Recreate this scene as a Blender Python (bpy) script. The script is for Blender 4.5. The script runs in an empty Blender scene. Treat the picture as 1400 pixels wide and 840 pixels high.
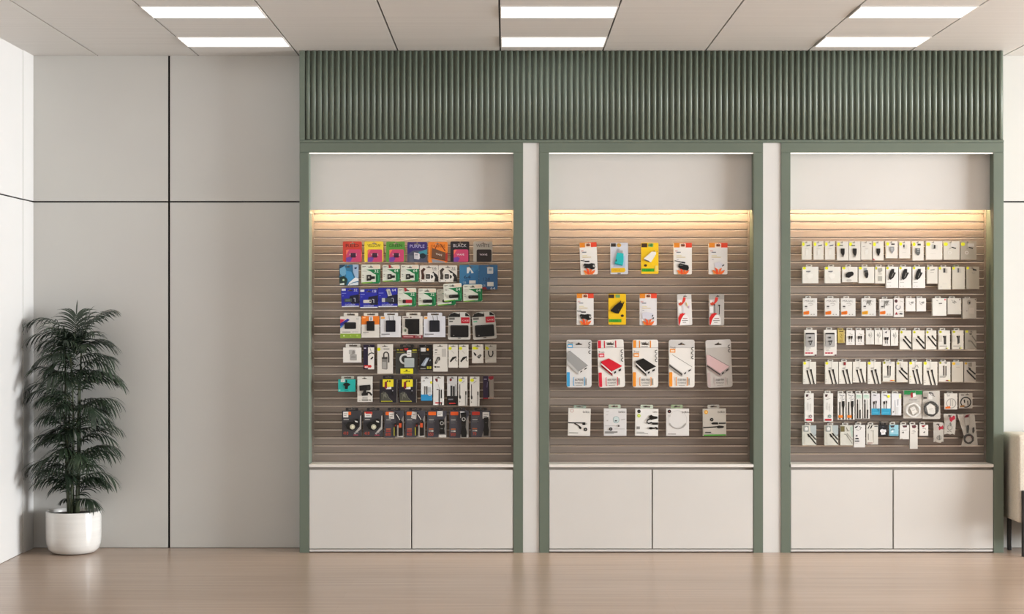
import bpy, bmesh, math, random
from mathutils import Vector, Matrix

SC = bpy.context.scene
COL = SC.collection
F = 2200.0            # focal length in pixels of the 1400x840 frame
CAM_Y, CAM_Z = -9.4, 326/234.0
VPX, VPY = 692.0, 430.0

def px(x, y, d=0.0):
    """a pixel of the photograph at the depth d behind the facade -> world X, Z"""
    s = F/(d - CAM_Y)
    return (x - VPX)/s, CAM_Z - (y - VPY)/s
def X(x, d=0.0): return px(x, 0, d)[0]
def Z(y, d=0.0): return px(0, y, d)[1]

# ------------------------------------------------------------------ materials
def lin(c):
    if isinstance(c, str):
        c = c.lstrip('#'); c = [int(c[i:i+2], 16)/255 for i in (0, 2, 4)]
    return tuple(v/12.92 if v <= .04045 else ((v+.055)/1.055)**2.4 for v in c) + (1,)

MATS = {}
def flat(hexc, rough=.5, metal=0.0, name=None, emit=0.0, coat=0.0):
    key = (hexc, rough, metal, emit, coat)
    if key in MATS: return MATS[key]
    m = bpy.data.materials.new(name or 'paint_' + hexc.strip('#'))
    m.use_nodes = True
    b = m.node_tree.nodes['Principled BSDF']
    b.inputs['Base Color'].default_value = lin(hexc)
    b.inputs['Roughness'].default_value = rough
    b.inputs['Metallic'].default_value = metal
    if coat: b.inputs['Coat Weight'].default_value = coat
    if emit:
        b.inputs['Emission Color'].default_value = lin(hexc)
        b.inputs['Emission Strength'].default_value = emit
    MATS[key] = m
    return m

def grained(name, cols, scale, rough=.5, detail=6, bump=0.0, stops=None, coat=0.0, dist=0.0):
    """a procedural material: stretched noise through a colour ramp"""
    m = bpy.data.materials.new(name); m.use_nodes = True
    nt = m.node_tree; N, L = nt.nodes, nt.links
    b = N['Principled BSDF']
    tc = N.new('ShaderNodeTexCoord'); mp = N.new('ShaderNodeMapping')
    mp.inputs['Scale'].default_value = scale
    nz = N.new('ShaderNodeTexNoise'); nz.inputs['Scale'].default_value = 1
    nz.inputs['Detail'].default_value = detail; nz.inputs['Distortion'].default_value = dist
    cr = N.new('ShaderNodeValToRGB')
    stops = stops or [.3 + .4*i/(len(cols)-1) for i in range(len(cols))]
    while len(cr.color_ramp.elements) < len(cols): cr.color_ramp.elements.new(.5)
    for e, s, c in zip(cr.color_ramp.elements, stops, cols):
        e.position = s; e.color = lin(c)
    L.new(tc.outputs['Object'], mp.inputs['Vector']); L.new(mp.outputs[0], nz.inputs['Vector'])
    L.new(nz.outputs[0], cr.inputs[0]); L.new(cr.outputs[0], b.inputs['Base Color'])
    b.inputs['Roughness'].default_value = rough
    if coat: b.inputs['Coat Weight'].default_value = coat
    if bump:
        bp = N.new('ShaderNodeBump'); bp.inputs['Strength'].default_value = bump
        bp.inputs['Distance'].default_value = .002
        L.new(nz.outputs[0], bp.inputs['Height']); L.new(bp.outputs[0], b.inputs['Normal'])
    return m

M_WALL  = grained('wall_panel_paint', ['#c9c7c3', '#cecdc8'], (1.2, 1.2, 1.2), rough=.42)
M_WALL2 = grained('wall_paint_white', ['#cfcdca', '#d4d2cf'], (1.2, 1.2, 1.2), rough=.45)
M_WALL3 = grained('low_bounce_wall', ['#7d7871', '#827d76'], (1.2, 1.2, 1.2), rough=.6)  # unseen walls, darkened to cut bounced light and deepen the niche shade
M_SEAM  = flat('#120e0c', .8, name='shadow_gap')
M_CEIL  = grained('ceiling_panel', ['#cecac5', '#d6d2cd'], (.8, 30, 1), rough=.55)
M_GREEN = grained('sage_green_lacquer', ['#646e61', '#687265'], (3, 3, 3), rough=.45)
M_WHITE = grained('off_white_laminate', ['#d0cdc8', '#d5d2cd'], (2, 2, 2), rough=.38)
M_PILAS = grained('white_laminate', ['#d6d4d0', '#dad8d4'], (2, 2, 2), rough=.4)
M_EDGE  = flat('#e2ddd6', .4, name='white_edge')
M_GAP   = flat('#a19a92', .6, name='door_gap')
M_SLAT  = grained('walnut_grey_slats', ['#7d7067', '#877a71', '#91857c'], (1.1, 20, 42), rough=.5, detail=6, stops=[.3, .5, .7])
M_GROOVE= flat('#4a3a30', .7, name='slat_groove')
M_LIP   = flat('#f2e6da', .30, metal=1.0, name='groove_insert')
M_FLOOR = None
M_LAMP  = flat('#fafdff', .5, name='lamp_diffuser', emit=1.25)
M_LED   = flat('#ffdfb2', .5, name='warm_led', emit=140.0)
M_LEDW  = flat('#fffaf2', .5, name='cool_led', emit=.5)
M_STEEL = flat('#8b8580', .35, metal=.9, name='hook_wire')

def floor_mat():
    m = bpy.data.materials.new('oak_floor'); m.use_nodes = True
    nt = m.node_tree; N, L = nt.nodes, nt.links
    b = N['Principled BSDF']
    tc = N.new('ShaderNodeTexCoord')
    def noise(scale, detail=6):
        mp = N.new('ShaderNodeMapping'); mp.inputs['Scale'].default_value = scale
        nz = N.new('ShaderNodeTexNoise'); nz.inputs['Scale'].default_value = 1; nz.inputs['Detail'].default_value = detail
        L.new(tc.outputs['Object'], mp.inputs[0]); L.new(mp.outputs[0], nz.inputs['Vector']); return nz
    n1 = noise((.9, 26, 1), 8); n2 = noise((.35, 1.6, 1), 3)
    br = N.new('ShaderNodeTexBrick')
    br.inputs['Scale'].default_value = 1; br.inputs['Brick Width'].default_value = 1.6; br.inputs['Row Height'].default_value = .19
    br.inputs['Mortar Size'].default_value = .0012; br.inputs['Color1'].default_value = (.46, .46, .46, 1)
    br.inputs['Color2'].default_value = (.54, .54, .54, 1); br.inputs['Mortar'].default_value = (.4, .4, .4, 1)
    L.new(tc.outputs['Object'], br.inputs['Vector'])
    ad = N.new('ShaderNodeMath'); ad.operation = 'ADD'
    L.new(n1.outputs[0], ad.inputs[0]); L.new(n2.outputs[0], ad.inputs[1])
    ad2 = N.new('ShaderNodeMath'); ad2.operation = 'ADD'
    L.new(ad.outputs[0], ad2.inputs[0]); L.new(br.outputs[0], ad2.inputs[1])
    ml = N.new('ShaderNodeMath'); ml.operation = 'MULTIPLY'; ml.inputs[1].default_value = 1/3
    L.new(ad2.outputs[0], ml.inputs[0])
    cr = N.new('ShaderNodeValToRGB'); e = cr.color_ramp.elements
    e[0].position = .36; e[0].color = lin('#a38e7c'); e[1].position = .64; e[1].color = lin('#bea896')
    L.new(ml.outputs[0], cr.inputs[0]); L.new(cr.outputs[0], b.inputs['Base Color'])
    b.inputs['Roughness'].default_value = .27
    return m
M_FLOOR = floor_mat()

# ------------------------------------------------------------------ mesh builder
class MB:
    def __init__(self):
        self.bm = bmesh.new(); self.mats = []
    def slot(self, m):
        if m not in self.mats: self.mats.append(m)
        return self.mats.index(m)
    def face(self, vs, s):
        try:
            f = self.bm.faces.new(vs); f.material_index = s; return f
        except ValueError: return None
    def box(self, x0, x1, y0, y1, z0, z1, m, bev=0.0):
        s = self.slot(m)
        vs = [self.bm.verts.new((x, y, z)) for x in (x0, x1) for y in (y0, y1) for z in (z0, z1)]
        idx = [(0,1,3,2), (4,6,7,5), (0,4,5,1), (2,3,7,6), (0,2,6,4), (1,5,7,3)]
        fs = [self.face([vs[i] for i in q], s) for q in idx]
        if bev:
            r = bmesh.ops.bevel(self.bm, geom=list({e for f in fs for e in f.edges}), offset=bev, segments=2, affect='EDGES', profile=.5)
            for f in r['faces']: f.material_index = s
        return self
    def prism(self, outer, y0, y1, m, holes=(), back=True):
        """outline in (x, z), front at y0 (towards the camera), back at y1"""
        s = self.slot(m); bm = self.bm
        loops = []
        for pts in [outer] + list(holes):
            loops.append([bm.verts.new((p[0], y0, p[1])) for p in pts])
        if holes:
            es = []
            for lp in loops:
                for a, b in zip(lp, lp[1:] + lp[:1]): es.append(bm.edges.new((a, b)))
            r = bmesh.ops.triangle_fill(bm, use_beauty=True, use_dissolve=False, edges=es, normal=(0, -1, 0))
            front = [g for g in r['geom'] if isinstance(g, bmesh.types.BMFace)]
        else:
            front = [self.face(loops[0], s)]
        for f in front:
            if f:
                f.material_index = s
                f.normal_update()
                if f.normal.y > 0: f.normal_flip()
        if y1 is None: return self
        dup = {}
        for lp in loops:
            for v in lp: dup[v] = bm.verts.new((v.co.x, y1, v.co.z))
        for lp in loops:
            for a, b in zip(lp, lp[1:] + lp[:1]): self.face([a, dup[a], dup[b], b], s)
        if back:
            for f in front:
                if f: self.face([dup[v] for v in reversed(f.verts)], s)
        return self
    def tube(self, pts, r, m, n=6, caps=True):
        s = self.slot(m); bm = self.bm; rings = []
        pts = [Vector(p) for p in pts]
        rr = r if isinstance(r, (list, tuple)) else [r]*len(pts)
        up = None
        for i, p in enumerate(pts):
            d = (pts[min(i+1, len(pts)-1)] - pts[max(i-1, 0)])
            d = d.normalized() if d.length > 1e-9 else Vector((0, 0, 1))
            if up is None:
                up = Vector((0, 0, 1)) if abs(d.z) < .9 else Vector((1, 0, 0))
            a = d.cross(up)
            if a.length < 1e-6: a = d.cross(Vector((0, 1, 0)))
            a.normalize(); b = a.cross(d).normalized(); up = b
            rings.append([bm.verts.new(p + (a*math.cos(t) + b*math.sin(t))*rr[i]) for t in [2*math.pi*k/n for k in range(n)]])
        for q, w in zip(rings, rings[1:]):
            for k in range(n):
                f = self.face([q[k], q[(k+1) % n], w[(k+1) % n], w[k]], s)
                if f: f.smooth = True
        if caps:
            self.face(rings[0][::-1], s); self.face(rings[-1], s)
        return self
    def lathe(self, prof, c, m, n=48):
        s = self.slot(m); bm = self.bm; rings = []
        for r, z in prof:
            if r < 1e-6: rings.append([bm.verts.new((c[0], c[1], c[2] + z))]*n)
            else: rings.append([bm.verts.new((c[0] + r*math.cos(2*math.pi*k/n), c[1] + r*math.sin(2*math.pi*k/n), c[2] + z)) for k in range(n)])
        for q, w in zip(rings, rings[1:]):
            for k in range(n):
                vs = []
                for v in (q[k], q[(k+1) % n], w[(k+1) % n], w[k]):
                    if v not in vs: vs.append(v)
                if len(vs) > 2:
                    f = self.face(vs, s)
                    if f: f.smooth = True
        return self
    def build(self, name, parent=None, loc=None, fix=False, **props):
        if fix: bmesh.ops.recalc_face_normals(self.bm, faces=self.bm.faces[:])
        me = bpy.data.meshes.new(name); self.bm.to_mesh(me); self.bm.free()
        for m in self.mats: me.materials.append(m)
        o = bpy.data.objects.new(name, me); COL.objects.link(o)
        if parent: o.parent = parent
        if loc: o.location = loc
        for k, v in props.items(): o[k] = v
        return o

def empty(name, loc=(0, 0, 0), roty=0.0, **props):
    o = bpy.data.objects.new(name, None); COL.objects.link(o)
    o.empty_display_size = .05
    o.location = loc; o.rotation_euler = (0, roty, 0)
    for k, v in props.items(): o[k] = v
    return o

def struct(name, mb, fix=False):
    o = mb.build(name, fix=fix); o['kind'] = 'structure'; return o

# ------------------------------------------------------------------ the room
WY = .186                                  # back wall plane
XL = X(45, WY); XR = 12.0
YF = -11.2
CZ = Z(69)
GZ = Z(276, WY)

mb = MB(); mb.box(XL-.1, XR+.1, YF-.1, WY+.12, -.1, 0, M_FLOOR); struct('floor', mb)

# ceiling: long panels with dark joints between them
mb = MB(); mb.box(XL-.1, XR+.1, YF-.1, WY+.12, CZ+.012, CZ+.1, M_SEAM)
SEAM0 = (684 - VPX)/234.0
k = math.floor((XL - SEAM0)/.6)
while SEAM0 + k*.6 < XR:
    a = max(SEAM0 + k*.6 + .0045, XL-.1); b = min(SEAM0 + (k+1)*.6 - .0045, XR+.1)
    if b > a: mb.box(a, b, YF-.1, WY+.05, CZ, CZ+.013, M_CEIL)
    k += 1
struct('ceiling', mb)

def panel_row(mb, axis, a, b, cuts, front, back, z0, z1, gap, m, vgap):
    """wall panels between cuts, split by a level joint; gap widths as real joints"""
    xs = [a] + cuts + [b]
    for i in range(len(xs)-1):
        l = xs[i] + (vgap/2 if i else 0); r = xs[i+1] - (vgap/2 if i < len(xs)-2 else 0)
        for (p, q) in ((z0, GZ - gap/2), (GZ + gap/2, z1)):
            if axis == 'x': mb.box(l, r, front, back, p, q, m, bev=.0015)
            else: mb.box(front, back, l, r, p, q, m, bev=.0015)

mb = MB(); mb.box(XL-.1, XR+.1, WY+.012, WY+.12, 0, CZ+.012, M_SEAM)
panel_row(mb, 'x', XL, XR, [X(231, WY)], WY, WY+.0125, 0.002, CZ, .0085, M_WALL, .013)
struct('wall_back', mb)

mb = MB(); mb.box(XL-.12, XL-.012, YF-.1, WY+.012, 0, CZ+.012, M_SEAM)
panel_row(mb, 'y', YF, WY, [-8.017, -6.017, -4.017, -2.017], XL-.0125, XL, 0.002, CZ, .0075, M_WALL2, .003)
struct('wall_left', mb)
mb = MB(); mb.box(XL, XL+.004, -.018, WY-.001, 0, GZ-.004, M_WALL2, bev=.001)
mb.box(XL, XL+.004, -.018, WY-.001, GZ+.004, CZ, M_WALL2, bev=.001)
struct('trim_1', mb)

# right-hand wall with a wide shop window, out of the frame: the daylight comes through it
WIN = (-5.6, -.8, .15, 2.75)
mb = MB()
mb.box(XR, XR+.1, YF-.1, WIN[0], 0, CZ+.012, M_WALL3); mb.box(XR, XR+.1, WIN[1], WY+.012, 0, CZ+.012, M_WALL3)
mb.box(XR, XR+.1, WIN[0], WIN[1], 0, WIN[2], M_WALL3); mb.box(XR, XR+.1, WIN[0], WIN[1], WIN[3], CZ+.012, M_WALL3)
struct('wall_right', mb)
mb = MB(); fr = flat('#dcd8d2', .5)
for yy in (WIN[0], (WIN[0]+WIN[1])/2, WIN[1]): mb.box(XR+.03, XR+.07, yy-.025, yy+.025, WIN[2], WIN[3], fr)
for zz in (WIN[2], WIN[3]): mb.box(XR+.03, XR+.07, WIN[0], WIN[1], zz-.025, zz+.025, fr)
struct('window_1', mb)
mb = MB(); mb.box(XL-.1, XR+.1, YF-.1, YF, 0, CZ+.012, M_WALL3); struct('wall_front', mb)

# ------------------------------------------------------------------ ceiling lights
def place(i): return ('first', 'second', 'third', 'fourth', 'fifth', 'sixth', 'seventh', 'eighth', 'ninth', 'tenth', 'eleventh', 'twelfth', 'thirteenth', 'fourteenth', 'fifteenth')[i]
colname = {-3: 'plant side', 0: 'over middle bay', 3: 'chair side', 6: 'beyond the display', 9: 'far beyond the display', 12: 'outermost line'}
r0 = (-.1535, -.470)
for c in (-3, 0, 3, 6, 9, 12):
    for r in range(11):
        yb = r0[0] - .897*r; yf = r0[1] - .897*r
        xa = SEAM0 + .6*c + .004; xb = xa + .592
        if r == 0: lab = 'slim white ceiling light panel closest to green fascia, ' + colname[c]
        elif r == 1: lab = 'slim white ceiling light panel, second row from green fascia, ' + colname[c]
        else: lab = 'slim white ceiling light panel, ' + place(r) + ' row from green fascia, ' + colname[c]
        t = empty('ceiling_light', ((xa+xb)/2, (yb+yf)/2, CZ), label=lab, category='light', group='ceiling light panels')
        hw, hd = (xb-xa)/2, (yb-yf)/2
        m = MB()
        for (a, b, cc, d) in ((-hw, hw, -hd, -hd+.006), (-hw, hw, hd-.006, hd), (-hw, -hw+.006, -hd+.006, hd-.006), (hw-.006, hw, -hd+.006, hd-.006)):
            m.box(a, b, cc, d, -.006, 0, M_EDGE)
        m.build('frame', t)
        m = MB(); m.box(-hw+.006, hw-.006, -hd+.006, hd-.006, -.004, -.001, M_LAMP); m.build('diffuser', t)

# ------------------------------------------------------------------ the green display wall
FX0, FX1 = X(409.5), X(1372.3)
BAYS = [(409.5, 422.3, 702.0, 715.0), (737.3, 750.5, 1030.3, 1043.3), (1068.0, 1080.8, 1358.5, 1372.3)]
BN = ['bay beside the plant', 'middle bay', 'bay beside the chair']
ZR0, ZR1, ZH0 = Z(208.3), Z(195.0), Z(191.5)     # rail bottom, rail top, flutes' foot
PD, SD = .075, .150                               # depth of the upper panel face and of the slat face

t = empty('fluted_fascia', ((FX0+FX1)/2, .09, ZR1), label='long sage green fluted fascia running above all three display bays', category='fascia')
ox, oy, oz = t.location
m = MB(); m.box(FX0-ox, FX1-ox, .012-oy, WY-.002-oy, .0, CZ-oz-.001, M_GREEN); m.build('backing_board', t)
m = MB(); s = m.slot(M_GREEN)
xs0 = X(417.0); n = 117; pitch = (FX1 - xs0)/n
for i in range(n):
    c0 = xs0 + pitch*(i+.5) - ox; w = pitch*.33; dp = .017
    prof = [(c0 + w*math.copysign(abs(math.cos(a))**.62, math.cos(a)), .012 - oy - dp*math.sin(a)**.62) for a in [math.pi*k/8 for k in range(9)]]
    lo = [m.bm.verts.new((p[0], p[1], ZH0-oz+.004)) for p in prof]; hi = [m.bm.verts.new((p[0], p[1], CZ-oz-.002)) for p in prof]
    for k in range(8):
        f = m.face([lo[k+1], lo[k], hi[k], hi[k+1]], s)
        if f: f.smooth = True
    m.face(lo, s); m.face(hi[::-1], s)
m.build('fluted_ribs', t, fix=True)
m = MB(); m.box(FX0-ox, X(416.6)-ox, -.004-oy, .0119-oy, ZH0-oz, CZ-oz-.001, M_GREEN, bev=.001); m.build('end_stile', t)
m = MB(); m.box(FX0-ox, FX1-ox, -.003-oy, .0119-oy, .0, ZH0-oz-.0005, M_GREEN, bev=.0012); m.build('base_rail', t)

for bi, (a, b, c, d) in enumerate(BAYS):
    xa, xb, xc, xd = X(a), X(b), X(c), X(d)
    t = empty('display_frame', ((xa+xd)/2, .09, 0), label='sage green surround frame with white upper panel, ' + BN[bi], category='display frame', group='display surrounds')
    ox, oy = t.location.x, t.location.y
    zt = ZR1 - .001
    for (l, r) in ((xa, xb), (xc, xd)):
        m = MB(); m.box(l-ox, r-ox, 0-oy, WY-.002-oy, 0, ZR0-.0006, M_GREEN, bev=.0012); m.build('stile', t)
    m = MB(); m.box(xa-ox, xd-ox, 0-oy, WY-.002-oy, ZR0, zt, M_GREEN, bev=.0012); m.build('top_rail', t)
    # white upper panel box with the warm strip below its lower edge
    zp = Z(287.3, PD)
    m = MB(); m.box(xb-ox, xc-ox, PD-oy, PD+.003-oy, zp, ZR0-.001, M_WHITE)
    m.box(xb-ox, xc-ox, PD+.003-oy, PD+.03-oy, zp+.036, ZR0-.001, M_WHITE)
    m.box(xb-ox, xc-ox, PD+.017-oy, PD+.03-oy, zp+.026, zp+.036, M_WHITE)
    m.box(xb-ox, xc-ox, PD+.03-oy, WY-.004-oy, zp+.06, ZR0-.001, M_WHITE); m.build('upper_panel', t)
    m = MB(); m.box(xb+.002-ox, xc-.002-ox, PD+.0035-oy, PD+.0165-oy, zp+.027, zp+.0355, M_LED); m.build('light_strip', t, label='warm white light strip')
    m = MB(); m.box(xb+.001-ox, xc-.001-ox, .006-oy, .016-oy, ZR0-.0085, ZR0-.0015, M_LEDW); m.build('top_light_line', t, label='thin white light line')
    # ---- slatwall
    t = empty('slatwall_panel', ((xb+xc)/2, SD, Z(632, SD)), label='grey brown slatwall with warm light along its top, ' + BN[bi], category='slatwall', group='slatwalls')
    oz = t.location.z; hw = (xc-xb)/2 - .0005
    rim = .030 if bi else .022
    ztop = Z(288.5, SD) + .05
    m = MB(); m.box(-hw, hw, .012, WY-.006-SD, 0, ztop-oz, M_GROOVE); m.build('backing', t)
    mbd, mlp = MB(), MB()
    edges = []
    k = 0
    while True:
        zg = Z(292.7 + 10.93*k, SD)
        if zg < oz + .02: break
        edges.append(zg); k += 1
    zc = [ztop] + edges + [oz - .002]
    for i in range(len(zc)-1):
        hi = zc[i] - (.0046 if i else 0); lo = zc[i+1] + .0042
        if i == len(zc)-2: lo = oz
        # a board with eased edges, as a profile swept along x
        s = mbd.slot(M_SLAT); prof = [(.012, lo), (.0015, lo), (0, lo+.0012), (0, hi-.0012), (.0015, hi), (.012, hi)]
        A = [mbd.bm.verts.new((-hw+.012, p[0], p[1]-oz)) for p in prof]; B = [mbd.bm.verts.new((hw-.012, p[0], p[1]-oz)) for p in prof]
        for q in range(len(prof)-1): mbd.face([A[q], B[q], B[q+1], A[q+1]], s)
        mbd.face(A[::-1], s); mbd.face(B, s)
    for zg in edges:
        mlp.box(-hw+.012, hw-.012, +.0022, .006, zg-.0046-oz, zg+.0010-oz, M_LIP)
    mbd.build('slat_boards', t, fix=True); mlp.build('groove_inserts', t, label='thin metal strips in the grooves')
    for sx in (-1, 1):
        m = MB()
        m.box(min(sx*hw, sx*(hw-.0115)), max(sx*hw, sx*(hw-.0115)), -.004, .0118, 0, ztop-oz, M_SLAT)
        m.build('edge_trim', t)
    # ---- base cabinet
    zt = Z(635.2); zl = Z(639.2)
    t = empty('base_cabinet', ((xb+xc)/2, .1, 0), label='low off white two door cabinet under the slatwall, ' + BN[bi], category='cabinet', group='base cabinets')
    ox, oy = t.location.x, t.location.y
    l, r = xb + .001, xc - .001; mid = X((562.4, 891.5, 1221.0)[bi])
    m = MB(); m.box(l-ox, r-ox, .022-oy, WY-.008-oy, .002, zl-.0006, M_GAP); m.build('carcass', t)
    m = MB(); m.box(l-ox, r-ox, -.004-oy, WY-.008-oy, zl, zt, M_EDGE, bev=.0012); m.build('countertop', t)
    zd1, zd0 = Z(643.0), Z(750.6)
    for (p, q) in ((l, mid-.003), (mid+.003, r)):
        m = MB(); m.box(p+.0015-ox, q-.0015*(q == r)-ox, .002-oy, .0215-oy, zd0, zd1, M_WHITE, bev=.0015); m.build('door', t)
    m = MB(); m.box(l+.0015-ox, r-.0015-ox, .003-oy, .0215-oy, .006, zd0-.005, M_WHITE, bev=.001); m.build('plinth', t)

for i, (a, b) in enumerate(((715.0, 737.3), (1043.3, 1068.0))):
    l, r = X(a)+.0005, X(b)-.0005
    mb = MB(); mb.box(l, r, .006, WY-.002, 0, ZR1-.001, M_PILAS, bev=.001)
    o = mb.build('pilaster', label=('narrow white pilaster between the plant side bay and the middle bay', 'narrow white pilaster between the middle bay and the chair side bay')[i], category='pilaster', group='white pilasters')

# ------------------------------------------------------------------ light and camera
def area(name, loc, rot, sx, sy, power, col):
    l = bpy.data.lights.new(name, 'AREA'); l.shape = 'RECTANGLE'; l.size = sx; l.size_y = sy
    l.energy = power; l.color = col
    o = bpy.data.objects.new(name, l); COL.objects.link(o); o.location = loc; o.rotation_euler = rot
    return o
area('window_daylight', (XR+.02, (WIN[0]+WIN[1])/2, (WIN[2]+WIN[3])/2), (0, math.pi/2, 0), WIN[3]-WIN[2]-.06, WIN[1]-WIN[0]-.06, 2250, (.935, .97, 1))

w = bpy.data.worlds.new('daylight'); SC.world = w; w.use_nodes = True
w.node_tree.nodes['Background'].inputs[0].default_value = (.75, .85, 1, 1)
w.node_tree.nodes['Background'].inputs[1].default_value = 1.0

cam = bpy.data.cameras.new('camera'); co = bpy.data.objects.new('camera', cam); COL.objects.link(co)
co.location = (0, CAM_Y, CAM_Z); co.rotation_euler = (math.pi/2, 0, 0)
cam.sensor_width = 36; cam.lens = F/1400*36
cam.shift_x = (700 - VPX)/1400; cam.shift_y = -(420 - VPY)/1400*1.0
SC.camera = co
vs = SC.view_settings
vs.view_transform = 'Standard'; vs.look = 'None'; vs.gamma = 1; vs.use_curve_mapping = False; vs.exposure = .06

# ================================================================== goods on the slatwalls
K = '#14120f'; W = '#dcd7ce'; W2 = '#e6e2db'; G = '#b7b3ab'; G2 = '#8d8983'; YEL = '#dcde10'; RED = '#c0182a'; ORG = '#e87a1e'
M_FILM = None
def film():
    global M_FILM
    if M_FILM: return M_FILM
    m = bpy.data.materials.new('clear_film'); m.use_nodes = True
    b = m.node_tree.nodes['Principled BSDF']
    b.inputs['Base Color'].default_value = lin('#d9d4cb'); b.inputs['Roughness'].default_value = .22
    b.inputs['Alpha'].default_value = .045
    M_FILM = m; return m

TXT = {}
def text_polys(s):
    """outline font text as triangles, normalised to a unit-high box"""
    if s in TXT: return TXT[s]
    cu = bpy.data.curves.new('lettering', 'FONT'); cu.body = s; cu.resolution_u = 2
    o = bpy.data.objects.new('lettering', cu)
    me = bpy.data.meshes.new_from_object(o)
    v = [(p.co.x, p.co.y) for p in me.vertices]
    pol = [tuple(p.vertices) for p in me.polygons]
    bpy.data.objects.remove(o); bpy.data.curves.remove(cu); bpy.data.meshes.remove(me)
    x0, x1 = min(p[0] for p in v), max(p[0] for p in v); y0, y1 = min(p[1] for p in v), max(p[1] for p in v)
    h = (y1 - y0) or 1
    TXT[s] = ([((p[0] - (x0+x1)/2)/h, (p[1] - (y0+y1)/2)/h) for p in v], pol, (x1-x0)/h)
    return TXT[s]

def rrect(x0, x1, z0, z1, r, n=3):
    if r <= 0: return [(x0, z0), (x1, z0), (x1, z1), (x0, z1)]
    out = []
    for cx, cz, a0 in ((x1-r, z0+r, -90), (x1-r, z1-r, 0), (x0+r, z1-r, 90), (x0+r, z0+r, 180)):
        for k in range(n+1):
            a = math.radians(a0 + 90*k/n); out.append((cx + r*math.cos(a), cz + r*math.sin(a)))
    return out

class Pack:
    """print and product geometry of one package; art coordinates are per cent of its front"""
    def __init__(self, w, h, s):
        self.holes = []; self.w, self.h, self.s = w, h, s          # metres, metres, pixels per metre
    def P(self, x, y): return (self.w*(x/100 - .5), self.h*(1 - y/100))
    def draw(self, mb, art, base=0.0, first=None, rough=.42):
        y = base
        for i, c in enumerate(art):
            t = c[0]; y -= .00028
            y1 = base
            if first is not None and i == 0: y, y1 = -first, base
            if t == 'r':
                a, b = self.P(c[1], c[2]), self.P(c[3], c[4])
                hs = [h for h in self.holes if a[0] < min(p[0] for p in h) and b[0] > max(p[0] for p in h) and b[1] < min(p[1] for p in h) and a[1] > max(p[1] for p in h)] if base == 0 and first is None else []
                mb.prism(rrect(a[0], b[0], b[1], a[1], c[6]/self.s if len(c) > 6 else 0), y, y1, flat(c[5], rough), back=False, holes=hs)
            elif t == 'e':
                o = self.P(c[1], c[2]); rx, rz = c[3]*self.w/100, c[4]*self.h/100
                n = 20
                mb.prism([(o[0] + rx*math.cos(2*math.pi*k/n), o[1] + rz*math.sin(2*math.pi*k/n)) for k in range(n)], y, y1, flat(c[5], rough), back=False)
            elif t == 'p':
                mb.prism([self.P(*q) for q in c[1]], y, y1, flat(c[2], rough), back=False, holes=[[self.P(*q) for q in hh] for hh in c[3]] if len(c) > 3 else ())
            elif t == 'l':
                pts = [Vector(self.P(*q)) for q in c[1]]; hw = c[2]/self.s/2
                L, R = [], []
                for k, p in enumerate(pts):
                    d = pts[min(k+1, len(pts)-1)] - pts[max(k-1, 0)]; d.normalize(); nn = Vector((-d.y, d.x))*hw
                    L.append(p + nn); R.append(p - nn)
                sl = mb.slot(flat(c[3], rough))
                A = [mb.bm.verts.new((q.x, y, q.y)) for q in L]; B = [mb.bm.verts.new((q.x, y, q.y)) for q in R]
                for k in range(len(pts)-1):
                    f = mb.face([A[k], B[k], B[k+1], A[k+1]], sl)
                    if f:
                        f.normal_update()
                        if f.normal.y > 0: f.normal_flip()
            elif t == 'ring':
                o = self.P(c[1], c[2]); n = 24
                rx, rz, wd = c[3]*self.w/100, c[3]*self.w/100, c[4]/self.s
                a0, a1 = (c[6], c[7]) if len(c) > 7 else (0, 360)
                sl = mb.slot(flat(c[5], rough))
                def rim(q): return [mb.bm.verts.new((o[0] + (rx+q)*math.cos(math.radians(a0 + (a1-a0)*k/n)), y, o[1] + (rz+q)*math.sin(math.radians(a0 + (a1-a0)*k/n)))) for k in range(n+1)]
                A, B = rim(-wd/2), rim(wd/2)
                for k in range(n):
                    f = mb.face([A[k], A[k+1], B[k+1], B[k]], sl)
                    if f:
                        f.normal_update()
                        if f.normal.y > 0: f.normal_flip()
            elif t == 't':
                v, pol, asp = text_polys(c[1]); o = self.P(c[2], c[3]); hh = c[4]/self.s
                ww = c[6]*self.w/100/asp if len(c) > 6 and c[6] else hh
                rot = math.radians(c[7]) if len(c) > 7 else 0
                sl = mb.slot(flat(c[5], rough)); cr, sr = math.cos(rot), math.sin(rot)
                vv = []
                for p in v:
                    px_, pz_ = p[0]*ww, p[1]*hh
                    vv.append(mb.bm.verts.new((o[0] + px_*cr - pz_*sr, y, o[1] + px_*sr + pz_*cr)))
                for q in pol:
                    f = mb.face([vv[k] for k in q], sl)
                    if f:
                        f.normal_update()
                        if f.normal.y > 0: f.normal_flip()

ORD = ['first', 'second', 'third', 'fourth', 'fifth', 'sixth', 'seventh', 'eighth', 'ninth', 'tenth', 'eleventh', 'twelfth', 'thirteenth', 'fourteenth', 'fifteenth']
BAYN = ['plant-side bay', 'middle bay', 'chair-side bay']
HOOK = {}
def hook_mesh(ln):
    """a slatwall hook: foot on the slat, arm, upturned tip (origin at the foot)"""
    k = round(ln, 3)
    if k not in HOOK:
        m = MB(); r = .0016
        m.box(-.007, .007, -.002, -.0001, -.012, .008, M_STEEL, bev=.0008)
        m.tube([(0, -.0019, 0), (0, -k+.006, 0), (0, -k+.0015, .001), (0, -k, .007)], r, M_STEEL, n=6)
        o = m.build('hanging_hook'); HOOK[k] = o.data; bpy.data.objects.remove(o)
    return HOOK[k]

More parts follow.
